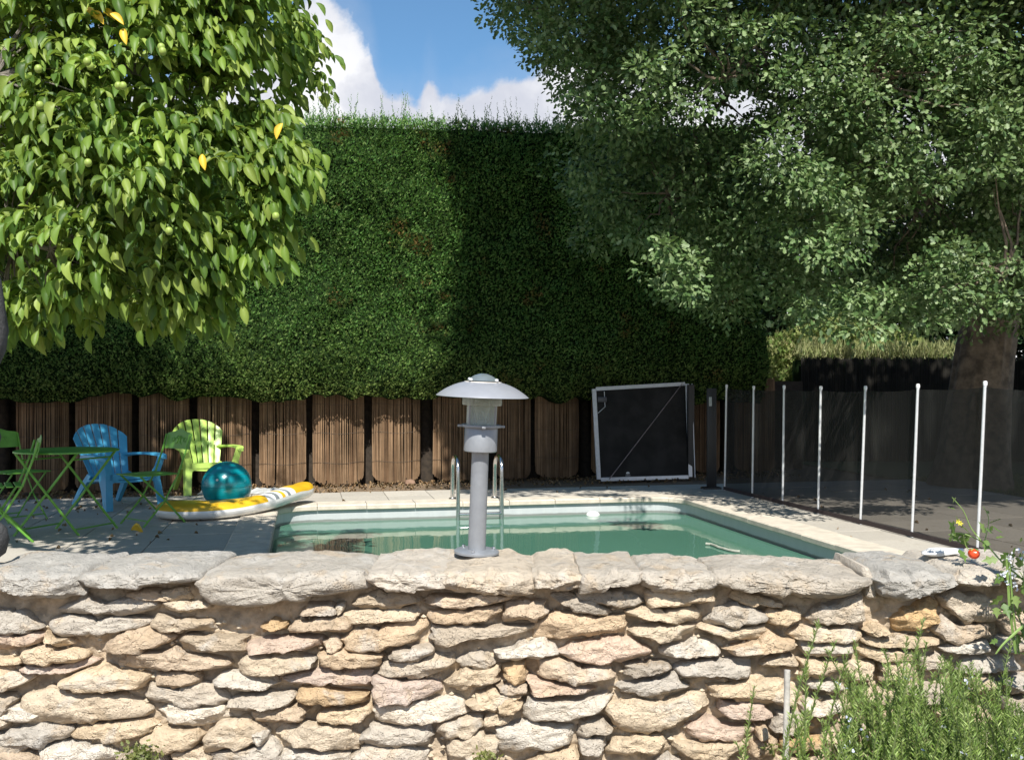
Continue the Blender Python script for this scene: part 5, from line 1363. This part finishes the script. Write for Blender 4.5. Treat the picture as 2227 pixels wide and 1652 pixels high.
# ------------------------------------------------------------ green folding bistro set
M_green = mat('green_steel', (.13, .34, .045), .42, .0, var=.12, scale=15, spec=.5)
M_dgreen = mat('shaded_green_steel', (.10, .27, .05), .45, var=.12, scale=15)
def bar2(b, pts, w=.011, d=.005): b.tube(pts, w, 6, flat=.55); return b
def bistro_chair(label, base, face, ornate=False):
    t_ = thing('folding_chair', label, 'folding chair', base, group='green folding chairs around the bistro table'); t_.rotation_euler = (0, 0, math.atan2(face[1], face[0])+math.pi/2)
    for sg in (-1, 1):
        x = .19*sg
        b = MB(); b.tube([(x, .275, .80), (x, .235, .66), (x, .16, .455), (x, .02, .22), (x, -.19, 0)], .0095, 8, flat=.6, up=(1, 0, 0)); b.build('back_leg', M_green, t_, True)
        x = .165*sg
        b = MB(); b.tube([(x, -.20, .445), (x, .02, .24), (x, .24, 0)], .0095, 8, flat=.6, up=(1, 0, 0)); b.build('cross_leg', M_green, t_, True)
        b = MB(); b.tube([(.20*sg, .035, .235), (.155*sg, .035, .235)], .005, 8); b.build('pivot', M_green, t_, True)
    for y, z, x in ((-.15, .05, .19), (.20, .04, .165)):
        b = MB(); b.tube([(-x, y, z), (x, y, z)], .006, 8); b.build('crossbar', M_green, t_, True)
    # seat slats
    for k in range(6):
        y = -.20+.068*k; b = MB(); b.box((0, y, .452), (.40, .052, .010), bev=.003); b.build('seat_slat', M_green, t_, True)
    # back plate with arched top, slightly curved
    v = []; f = []; n = 14
    for i in range(n+1):
        q = i/n; x = -.20+.40*q; zt_ = .815+.035*math.exp(-((q-.5)/.2)**2)-.012*(abs(2*q-1)**8); yb = .262-.02*math.sin(math.pi*q)+.035*(math.sin(math.pi*q))
        v += [(x, yb-.005, .665), (x, yb+.030, zt_), (x, yb+.034, zt_), (x, yb-.001, .665)]
    for i in range(n):
        for k in range(4): f.append((i*4+k, i*4+(k+1) % 4, (i+1)*4+(k+1) % 4, (i+1)*4+k))
    f += [(0, 1, 2, 3), tuple(n*4+k for k in range(4))]
    b = MB(); b.add(v, f); pl_ = b.build('back_plate', M_green, t_, True)
    # raised scroll ornament
    b = MB()
    for sg in (-1, 1):
        for (cx, cz, r, a0, a1) in ((.045, .74, .028, 0, 300), (.095, .75, .02, 90, 400), (.02, .77, .015, 0, 320)):
            pts = [(sg*(cx+r*math.cos(R(a))), .262+.012, cz+r*math.sin(R(a))) for a in range(a0, a1, 25)]; b.tube([(p[0], p[1]-.008+(p[2]-.665)*.22, p[2]) for p in pts], .0035, 5)
    b.build('scroll_ornament', M_green, t_, True)
    return t_
bistro_chair('lime green folding chair at the left edge of the picture', (-4.12, 7.75, 0), (-.86, -.50))
bistro_chair('green folding chair with scrolled back plate on the far side of the round table', (-4.62, 9.0, 0), (.86, -.50))
bistro_chair('green folding chair standing right of the table in front of the blue chair', (-3.28, 8.78, 0), (-.62, -.78))
tab = thing('bistro_table', 'round green folding table seen edge on at the left', 'table', (-3.80, 8.25, 0))
b = MB(); b.lathe([(0, .705), (.405, .705), (.413, .702), (.415, .691), (.411, .691), (.405, .698), (0, .698)], 56); b.build('tabletop', M_green, tab, True)
e_ = Vector((.93, .10, 0)).normalized(); w_ = Vector((.35, .94, 0)).normalized()
for sg in (-1, 1):
    for d_ in (-1, 1):
        c_ = w_*(.22*sg+.012*d_); b = MB(); b.tube([c_+e_*(.24*d_)+Vector((0, 0, .69)), c_+e_*(-.02*d_)+Vector((0, 0, .335)), c_-e_*(.27*d_)+Vector((0, 0, .0))], .0125, 8, flat=.6, up=w_); b.build('leg', M_green, tab, True)
for d_ in (-1, 1):
    b = MB(); b.tube([w_*-.22-e_*(.235*d_)+Vector((0, 0, .05)), w_*.22-e_*(.235*d_)+Vector((0, 0, .05))], .007, 8); b.build('crossbar', M_green, tab, True)
    b = MB(); b.tube([w_*-.22+e_*(.2*d_)+Vector((0, 0, .63)), w_*.22+e_*(.2*d_)+Vector((0, 0, .63))], .007, 8); b.build('crossbar', M_green, tab, True)

# ------------------------------------------------------------ ball
def ballmat():
    m = bpy.data.materials.new('turquoise_vinyl'); m.use_nodes = True; t = NT(m.node_tree); t.n.clear()
    pos = t.node('ShaderNodeTexCoord').outputs['Object']; c = t.mix(t.noise(pos, 5, 3, .5), (.0, .20, .25), (.005, .27, .31))
    p = t.node('ShaderNodeBsdfPrincipled', i_Base_Color=c, i_Roughness=.22, i_IOR=1.5); p.inputs['Coat Weight'].default_value = .25; p.inputs['Coat Roughness'].default_value = .1
    t.node('ShaderNodeOutputMaterial', i_Surface=p); return m
ball = thing('exercise_ball', 'big shiny turquoise ball resting behind the yellow and white pool float', 'ball', (-2.87, 9.72, .01))
b = MB(); Rb = .247; prof = []
for k in range(25):
    a = math.pi*k/24-math.pi/2; r = Rb*math.cos(a)
    prof.append((max(0, r), Rb*.97*math.sin(a)+Rb*.97))
b.lathe(prof, 48); b.build('ball_skin', ballmat(), ball, True)
b = MB(); vv = Vector((-.10, -.92, .30)).normalized(); b.tube([Vector((0, 0, Rb*.97))+vv*(Rb-.003), Vector((0, 0, Rb*.97))+vv*(Rb+.004)], .012, 12); b.build('valve', M_white, ball, True)
for rr_ in (.5, -.45, .0):
    b = MB(); pts = [(math.cos(a)*math.sqrt(Rb**2-(rr_*Rb)**2)*1.004, math.sin(a)*math.sqrt(Rb**2-(rr_*Rb)**2)*1.004, Rb*.97+rr_*Rb*.97) for a in [2*math.pi*k/48 for k in range(49)]]
    b.tube(pts, .0022, 5, cap=False); b.build('ridge', bpy.data.materials['turquoise_vinyl'], ball, True)

# ------------------------------------------------------------ inflatable float, paddle shaped
flo = thing('inflatable_float', 'yellow and white inflatable float with a long neck reaching over the pool edge', 'pool float', (-3.0, 9.15, 0)); fo_ = Vector(flo.location)
M_fy = mat('float_yellow', (.66, .40, .02), .35, var=.12, scale=5); M_fw = mat('float_white', (.74, .74, .72), .35, var=.05, scale=6, bump=.12, bscale=16); M_fg = mat('float_grey_stripe', (.20, .22, .23), .4)
spine = [((-3.32, 9.25, .075), .02), ((-3.30, 9.24, .075), .12), ((-3.24, 9.21, .075), .22), ((-3.13, 9.17, .075), .29), ((-3.0, 9.14, .075), .31), ((-2.82, 9.18, .075), .26), ((-2.64, 9.30, .08), .18), ((-2.50, 9.44, .095), .125), ((-2.40, 9.62, .11), .11), ((-2.34, 9.80, .125), .115), ((-2.29, 9.97, .14), .125), ((-2.25, 10.13, .135), .13), ((-2.22, 10.26, .145), .12), ((-2.20, 10.34, .152), .08), ((-2.19, 10.36, .154), .02)]
# smooth the spine
def cr(p0, p1, p2, p3, t): return .5*((2*p1)+(-p0+p2)*t+(2*p0-5*p1+4*p2-p3)*t*t+(-p0+3*p1-3*p2+p3)*t**3)
SP = []; n = len(spine)
for i in range(n-1):
    q = [spine[max(0, min(n-1, i+j))] for j in (-1, 0, 1, 2)]
    for k in range(4):
        t = k/4; SP.append((Vector([cr(*[a[0][c] for a in q], t) for c in range(3)]), max(.01, cr(*[a[1] for a in q], t))))
SP.append((Vector(spine[-1][0]), spine[-1][1]))
def ring(i, ns=28):
    p, w = SP[i]; d = (SP[min(i+1, len(SP)-1)][0]-SP[max(i-1, 0)][0]).normalized(); s_ = Vector((0, 0, 1)).cross(d).normalized(); up = d.cross(s_)
    h = min(.080, w*.8); o_ = []
    for k in range(ns):
        a = 2*math.pi*k/ns; c, s2 = math.cos(a), math.sin(a)
        o_.append(p+s_*(math.copysign(abs(c)**.75, c)*w)+up*(math.copysign(abs(s2)**.85, s2)*h)-fo_)
    return o_
rings_ = [ring(i) for i in range(len(SP))]
def shell(name, m, i0, i1, ks, lift=0):
    v = []; f = []; w = len(ks)
    for i in range(i0, i1+1):
        for k in ks: v.append(rings_[i][k % 28])
    for i in range(i1-i0):
        for k in range(w-1): f.append((i*w+k, i*w+k+1, (i+1)*w+k+1, (i+1)*w+k))
    o = link(name, mesh(name, v, f), m, flo, smooth=True); return o
last = len(SP)-1
shell('white_underside', M_fw, 0, last, list(range(14, 29)))
shell('side_band', M_fw, 0, last, [0, 1]); shell('side_band', M_fw, 0, last, [13, 14])
shell('yellow_top', M_fy, 0, 29, list(range(1, 14))); shell('white_neck', M_fw, 29, 31, list(range(1, 14))); shell('grey_stripe', M_fg, 31, 32, list(range(1, 14))); shell('white_neck', M_fw, 32, 33, list(range(1, 14)))
shell('yellow_stripe', M_fy, 33, 34, list(range(1, 14))); shell('white_neck', M_fw, 34, 35, list(range(1, 14))); shell('grey_stripe', M_fg, 35, 36, list(range(1, 14))); shell('white_neck', M_fw, 36, 38, list(range(1, 14))); shell('yellow_neck_top', M_fy, 38, last, list(range(1, 14)))

# crumpled clear film and a stone on the strip behind the paving
def crumple(name, label, cat, base, sx, sy, sz, m, seed):
    v = []; f = []; n = 14
    for j in range(n):
        for i in range(n):
            x, y = (i/(n-1)-.5), (j/(n-1)-.5); r = max(0, 1-(2*x)**2)*max(0, 1-(2*y)**2)
            v.append((x*sx, y*sy, .004+sz*r*(.45+abs(noise.noise(Vector((x*6, y*6, seed))))*1.3)))
    f = [(j*n+i, j*n+i+1, (j+1)*n+i+1, (j+1)*n+i) for j in range(n-1) for i in range(n-1)]
    o = link(name, mesh(name, v, f), m); o.location = base; return tag(o, label, cat)
M_film = mat('clear_film', (.42, .43, .42), .15, var=.3, scale=12)
crumple('plastic_bag', 'crumpled grey plastic bag on the paving behind the turquoise ball', 'bag', G(462, 1073), .30, .22, .10, M_film, 2)
crumple('plastic_film', 'crumpled shiny plastic film lying between the ball and the neck of the float', 'plastic film', G(585, 1070), .55, .3, .07, M_film, 5)
def rock(name, label, base, r, m, seed, sq=(1, .8, .6)):
    bm = bmesh.new(); bmesh.ops.create_icosphere(bm, subdivisions=3, radius=1)
    for v in bm.verts:
        d = v.co.copy(); k = 1+.28*noise.fractal(d*1.3+Vector((seed, 0, 0)), .9, 2, 3); v.co = Vector((d.x*sq[0], d.y*sq[1], d.z*sq[2]))*r*k
    me = bpy.data.meshes.new(name); bm.to_mesh(me); bm.free(); o = link(name, me, m, smooth=False); o.location = base; return tag(o, label, 'stone')
M_rock = mat('brown_rock', (.24, .15, .10), .9, scale=20, bump=.5)
rock('rock', 'small brown rock in dry leaves below the reed screens left of the ladder', G(890, 1050, .02)+Vector((0, .1, 0)), .07, M_rock, 3)
wv = mat('white_stone', (.62, .62, .60), .8, scale=30, bump=.4)
o = rock('white_stone', 'flat white stone lying on the right part of the wall top left of the tomato', Vector((P(2047, 1201, 2.38).x, 2.38, .842)), .055, wv, 9, (1, .45, .17)); o.rotation_euler = (0, R(-2), R(8)); o.data.polygons.foreach_set('use_smooth', [True]*len(o.data.polygons))
# dead leaves on the paving and on the earth strip
dl = leaf_template(.28, .3, .7, 1); pos = []; m = 0
def in_pool(p):
    q = p-O0; s_, t2 = q.dot(U), q.dot(W); return SL-.3 < s_ < .3 and t2 < .3
while len(pos) < 1500:
    a = random.random(); X = -6+a*10; Yl = 12.19+.311*(X+3.17); d = random.random()**1.3*.95; pos.append((X, Yl-d, -.035+random.random()*.035))
while len(pos) < 1560:
    p = Vector((random.uniform(-5.5, 5), random.uniform(7.3, 12), .006))
    if in_pool(p) or (p-O0).dot(U) < -8: continue
    pos.append(tuple(p))
while len(pos) < 1680:
    p = Vector((random.uniform(-5.5, -2.6), random.uniform(7.4, 11.5), .008)); pos.append(tuple(p))
pos = np.array(pos); n = len(pos)
V, T = scatter(dl[0], dl[1], pos, rng.normal(size=(n, 3))*np.array([1, 1, .15]), rng.normal(size=(n, 3))*.22+np.array([0, 0, 1]), .018+.03*rng.random(n))
tag(link('fallen_leaves', bigmesh('fallen_leaves', V, T), leafmat('dead_leaves', [(.16, .09, .04), (.26, .16, .08), (.34, .24, .13), (.10, .07, .04)], .7, .1)), 'dry brown leaves scattered over the paving and along the reed screens', 'leaves', kind='stuff')
lm = mesh('yellow_leaf', dl[0], dl[1]); lm.materials.append(M_wyel)
o = link('yellow_leaf', lm, M_wyel); o.location = G(285, 1152, .02); o.scale = (.10,)*3; o.rotation_euler = (.2, -.1, .3); tag(o, 'bright yellow fallen leaf on the paving at the foot of the right folding chair', 'leaf')
# lawn blades far right
n = 26000; s_ = 3.86+rng.random(n)*5; t_ = -5.3+rng.random(n)*7; pos = np.array(O0)+np.outer(s_, np.array(U))+np.outer(t_, np.array(W)); pos[:, 2] = -.03
V, T = scatter([(0, -.06, 0), (0, .06, 0), (1, 0, .2)], [(0, 1, 2)], pos, np.array([0, 0, 1])+rng.normal(size=(n, 3))*.5, rng.normal(size=(n, 3)), .05+.04*rng.random(n))
tag(link('grass', bigmesh('grass', V, T), leafmat('grass_blades', [(.05, .10, .02), (.08, .14, .03), (.12, .17, .05)], .6, .3)), 'short green lawn beyond the paving at the right', 'grass', kind='stuff')

# ------------------------------------------------------------ rosemary in front of the wall, lower right
M_ros = leafmat('rosemary_needles', [(.10, .18, .035), (.18, .28, .06), (.26, .37, .09), (.38, .46, .17)], .5, .3, (.28, .42, .06), spec=.35)
M_rstem = mat('rosemary_stem', (.12, .16, .05), .8, scale=40)
def rosemary(name, label, n_st, xr, yr, topf, seed, zb0=-.05):
    random.seed(seed); c0 = Vector(((xr[0]+xr[1])/2, (yr[0]+yr[1])/2, -.05)); t_ = thing(name, label, 'shrub', c0)
    ps = []; xd = []; nd = []; sc = []; b = MB(); fl_p = []
    for k in range(n_st):
        x = random.uniform(*xr); y = random.uniform(*yr); ht = topf(x)*random.uniform(.72, 1.03)
        if random.random() < .07: ht += random.uniform(.04, .13)
        root = Vector((c0.x+(x-c0.x)*.55, c0.y+(y-c0.y)*.6, -.05)); tip = Vector((x+random.gauss(0, .05), y+random.uniform(-.05, .03), ht)); m = 7
        bend = Vector((random.gauss(0, .055), random.gauss(0, .035), 0))
        pts = [root.lerp(tip, q/m)+bend*math.sin(math.pi*q/m) for q in range(m+1)]
        b.tube([p-c0 for p in pts[2:]], [.0032, .003, .0026, .002, .0016, .001][:len(pts)-2], 4, cap=False)
        z = .30
        steps = int((ht-.28)/.005)
        for q in range(max(0, steps)):
            zz_ = .28+(ht-.28)*q/steps; f_ = (zz_+.05)/(ht+.05)*m; i = min(m-1, int(f_)); p = pts[i].lerp(pts[i+1], f_-i)
            for _ in range(4):
                a = random.uniform(0, 6.28); dirv = Vector((math.cos(a), math.sin(a), random.uniform(.7, 1.7))); ps.append(p-c0); xd.append(dirv); nd.append(Vector((random.uniform(-1, 1), random.uniform(-1, 1), random.uniform(0, 1)))); sc.append(random.uniform(.013, .022)*(1-.35*(q/steps)))
        if random.random() < .10: fl_p.append(pts[-2].lerp(pts[-1], random.uniform(.0, .8))-c0)
    V, T = scatter([(0, -.045, 0), (0, .045, 0), (.5, .075, .02), (1, 0, -.03), (.5, -.075, .02)], [(0, 1, 2), (0, 2, 4), (4, 2, 3)], np.array([tuple(p) for p in ps]), np.array([tuple(p) for p in xd]), np.array([tuple(p) for p in nd]), np.array(sc))
    tag(link('needles', bigmesh('needles', V, T), M_ros, t_), kind='stuff'); tag(b.build('stems', M_rstem, t_, True), kind='stuff')
    if fl_p:
        k = len(fl_p); P_ = np.repeat(np.array([tuple(p) for p in fl_p]), 6, 0)+rng.normal(size=(k*6, 3))*.008
        V, T = scatter([(0, -.2, 0), (.9, -.45, .1), (1.1, .1, 0), (.8, .5, .1), (0, .2, 0)], [(0, 1, 2), (0, 2, 4), (4, 2, 3)], P_, randdir(k*6), randdir(k*6), np.full(k*6, .006))
        tag(link('blossom', bigmesh('blossom', V, T), mat('pale_blossom', (.60, .64, .78), .6), t_), kind='stuff')
def tz(pts):
    xs_ = [p[0] for p in pts]; zs_ = [p[1] for p in pts]; return lambda x: float(np.interp(x, xs_, zs_))
YR = 1.86
tops = [((x-1113.5)/2100*YR, CAMH-(y-838)/2100*YR) for x, y in [(1700, 1620), (1770, 1540), (1840, 1500), (1890, 1440), (1960, 1400), (2040, 1420), (2100, 1460), (2160, 1460), (2240, 1470), (2500, 1440)]]
rosemary('rosemary_bush', 'dense upright green rosemary bush in front of the wall at lower right', 500, (.655, 1.24), (1.66, 2.02), tz([(x, z-.02) for x, z in tops]), 11)
rosemary('rosemary_bush', 'thin straggly rosemary sprigs leaning left at the left edge of the dense bush', 36, (.50, .72), (1.75, 1.98), tz([(.48, .55), (.56, .66), (.62, .74), (.8, .78)]), 12)
random.seed(99)
# grey stake standing in front of the wall
b = MB(); s0 = P(1712, 1455, 2.06); s1 = P(1690, 1790, 1.98); s1.z = -.05; b.tube([s1, s1.lerp(s0, .5)+Vector((.004, 0, 0)), s0], [.0070, .0068, .0065], 12)
tag(b.build('garden_stake', mat('stake_grey', (.40, .38, .34), .7, var=.25, scale=30, bump=.3), None, True), 'weathered grey stake upright against the wall left of the rosemary', 'stake')
# tall pole just outside the right edge whose shadow falls on the wall
b = MB(); b.tube([(1.160, 1.60, -.05), (1.155, 1.61, .9), (1.150, 1.62, 1.80)], .014, 12)
tag(b.build('plant_pole', mat('pole_wood', (.30, .24, .17), .8, scale=20, bump=.3), None, True), 'slim wooden plant pole just outside the right edge', 'pole')
# knobbly cast post at the left end of the wall
kp = thing('turned_post', 'grey weathered turned post at the left edge standing on the wall', 'post', (-1.272, 2.33, .825))
b = MB(); b.lathe([(0, 0), (.020, .0), (.046, .02), (.054, .05), (.048, .08), (.022, .105), (.014, .13), (.018, .2), (.015, .26), (.030, .275), (.036, .30), (.030, .325), (.014, .34), (.013, .365), (.028, .38), (.031, .40), (.024, .42), (.014, .435), (.030, .47), (.046, .51), (.052, .56), (.044, .62), (.036, .68), (.026, .72), (0, .74)], 24)
b.build('post', mat('weathered_grey', (.06, .06, .06), .85, var=.35, scale=30, bump=.8, bscale=60), kp, True)

# ------------------------------------------------------------ tomato plant at the right end
M_tleaf = leafmat('tomato_leaves', [(.10, .20, .04), (.16, .27, .06), (.24, .33, .10)], .5, .35, (.3, .42, .08)); M_tstem = mat('tomato_stem', (.20, .30, .08), .6, scale=30)
tp = thing('tomato_plant', 'straggly tomato plant climbing in from the right edge over the wall', 'plant', (1.22, 2.2, .5)); to = Vector(tp.location)
lt = []; 
def stem(px_, r0=.0024):
    pts = [P(x, y, Y) for x, y, Y in px_]; b = MB(); sm = []
    for i in range(len(pts)-1):
        for k in range(4):
            a = [pts[max(0, min(len(pts)-1, i+j))] for j in (-1, 0, 1, 2)]; sm.append(Vector([cr(a[0][c], a[1][c], a[2][c], a[3][c], k/4) for c in range(3)]))
    sm.append(pts[-1]); n = len(sm); b.tube([p-to for p in sm], [r0*(1-.6*i/n) for i in range(n)], 6); b.build('stem', M_tstem, tp, True); return sm
st1 = stem([(2290, 1330, 2.15), (2227, 1262, 2.16), (2180, 1222, 2.2), (2140, 1180, 2.25), (2090, 1158, 2.28), (2062, 1162, 2.3)])
st2 = stem([(2140, 1182, 2.25), (2112, 1148, 2.26), (2095, 1110, 2.26), (2070, 1080, 2.26)], .0016)
st3 = stem([(2095, 1160, 2.27), (2100, 1186, 2.28), (2112, 1196, 2.28)], .0016)
st4 = stem([(2250, 1420, 2.14), (2215, 1340, 2.14), (2200, 1270, 2.15), (2205, 1200, 2.16)], .0022)
st5 = stem([(2140, 1180, 2.25), (2150, 1130, 2.26), (2138, 1100, 2.26)], .0014)
st6 = stem([(2260, 1330, 2.12), (2190, 1390, 2.10), (2165, 1420, 2.1)], .0035)
tl = [(0, -.03, 0), (.25, -.28, .02), (.38, -.14, .02), (.6, -.30, .03), (.68, -.12, .02), (1, 0, -.08), (.68, .12, .02), (.6, .30, .03), (.38, .14, .02), (.25, .28, .02), (0, .03, 0), (.45, 0, -.02)]
tf = [(11, i, i+1) for i in range(10)]+[(11, 10, 0)]
spots = []
for sm, n in ((st1, 16), (st2, 6), (st4, 60), (st5, 7), (st3, 3)):
    for _ in range(n): p = random.choice(sm[2:]); spots.append(tuple(p-to+Vector((random.gauss(0, .012 if sm is not st4 else .028), random.gauss(0, .012), random.gauss(0, .012 if sm is not st4 else .03)))))
spots = np.array(spots); n = len(spots); V, T = scatter(tl, tf, spots, rng.normal(size=(n, 3))+np.array([0, -.2, -.5]), rng.normal(size=(n, 3))*.6+np.array([0, -.6, .5]), .014+.026*rng.random(n))
tag(link('leaves', bigmesh('leaves', V, T), M_tleaf, tp), kind='stuff')
b = MB(); v_ = [P(2160+8, 1250, 2.2), ]; 
tom = P(2118, 1203, 2.27); b = MB(); prof = [(max(0, .0135*math.cos(a)*(1+.0)), .0118*math.sin(a)) for a in [math.pi*k/14-math.pi/2 for k in range(15)]]
vs = MB(); vs.lathe(prof, 24, (0, 0, 0)); vs.v = [((x*(1+.05*math.cos(5*math.atan2(y, x)))), (y*(1+.05*math.cos(5*math.atan2(y, x)))), z) for x, y, z in vs.v]
o = vs.build('tomato', mat('tomato_red', (.75, .075, .02), .25, var=.1, scale=80), tp, True); o.location = tom-to; tag(o, 'ripe red tomato')
b = MB()
for k in range(5): a = 2*math.pi*k/5; b.add([tom-to+Vector((0, 0, .0125)), tom-to+Vector((.009*math.cos(a-.25), .009*math.sin(a-.25), .0115)), tom-to+Vector((.014*math.cos(a), .014*math.sin(a), .008)), tom-to+Vector((.009*math.cos(a+.25), .009*math.sin(a+.25), .0115))], [(0, 1, 2, 3)])
b.build('calyx', M_tstem, tp)
M_fyel = mat('tomato_flower', (.75, .65, .05), .5)
for xd, yd in ((2083, 1133), (2088, 1137)):
    c = P(xd, yd, 2.27)-to; b = MB()
    for k in range(5):
        a = 2*math.pi*k/5; e1 = Vector((math.cos(a), -.4, math.sin(a)))*.007; e2 = Vector((math.cos(a+.5), -.2, math.sin(a+.5)))*.004; b.add([c, c+e2, c+e1, c+Vector((math.cos(a-.5), -.2, math.sin(a-.5)))*.004], [(0, 1, 2, 3)])
    b.build('flower', M_fyel, tp)
n = 14; pz = np.array([tuple(P(random.gauss(2200, 12), random.uniform(1190, 1300), 2.13)-to) for _ in range(n)]); P_ = np.repeat(pz, 5, 0)+rng.normal(size=(n*5, 3))*.004
V, T = scatter([(0, -.2, 0), (.9, -.45, .1), (1.1, .1, 0), (.8, .5, .1), (0, .2, 0)], [(0, 1, 2), (0, 2, 4), (4, 2, 3)], P_, randdir(n*5), randdir(n*5), np.full(n*5, .006))
fp = thing('flowering_plant', 'plant with tiny white flowers behind the tomato stems at the right edge', 'plant', tuple(to)); tag(link('blossom', bigmesh('blossom', V, T), mat('white_blossom', (.72, .74, .80), .6), fp), kind='stuff')
b = MB()
for _ in range(9): x = random.uniform(2185, 2225); b.tube([P(x+20, 1420, 2.13)-to, P(x+6, 1320, 2.13)-to, P(x, random.uniform(1195, 1250), 2.13)-to], [.0014, .0012, .0007], 4)
tag(b.build('stems', M_tstem, fp, True), kind='stuff')
# small weeds in the joints of the wall
def weed(label, zx, zy, n, spread):
    c = P(zx, zy, 2.18); t_ = thing('wall_weed', label, 'weed', c, group=None); k = n
    pos = rng.normal(size=(k, 3))*np.array([spread, .006, spread*.55]); V, T = scatter(tl, tf, pos, rng.normal(size=(k, 3))+np.array([0, -.4, .3]), rng.normal(size=(k, 3))+np.array([0, -.8, .5]), .007+.008*rng.random(k))
    tag(link('leaves', bigmesh('leaves', V, T), leafmat('weed_leaves', [(.10, .13, .03), (.17, .20, .05), (.25, .25, .09)], .6, .3) if 'weed_leaves' not in bpy.data.materials else bpy.data.materials['weed_leaves'], t_), kind='stuff')
weed('tuft of olive moss growing from the lower left of the wall', 305, 1640, 240, .022)
weed('small green weed in the wall at the bottom centre', 1060, 1645, 90, .014)
weed('small green weed in the wall at the bottom between centre and stake', 1905*1.0-230, 1625, 40, .01)
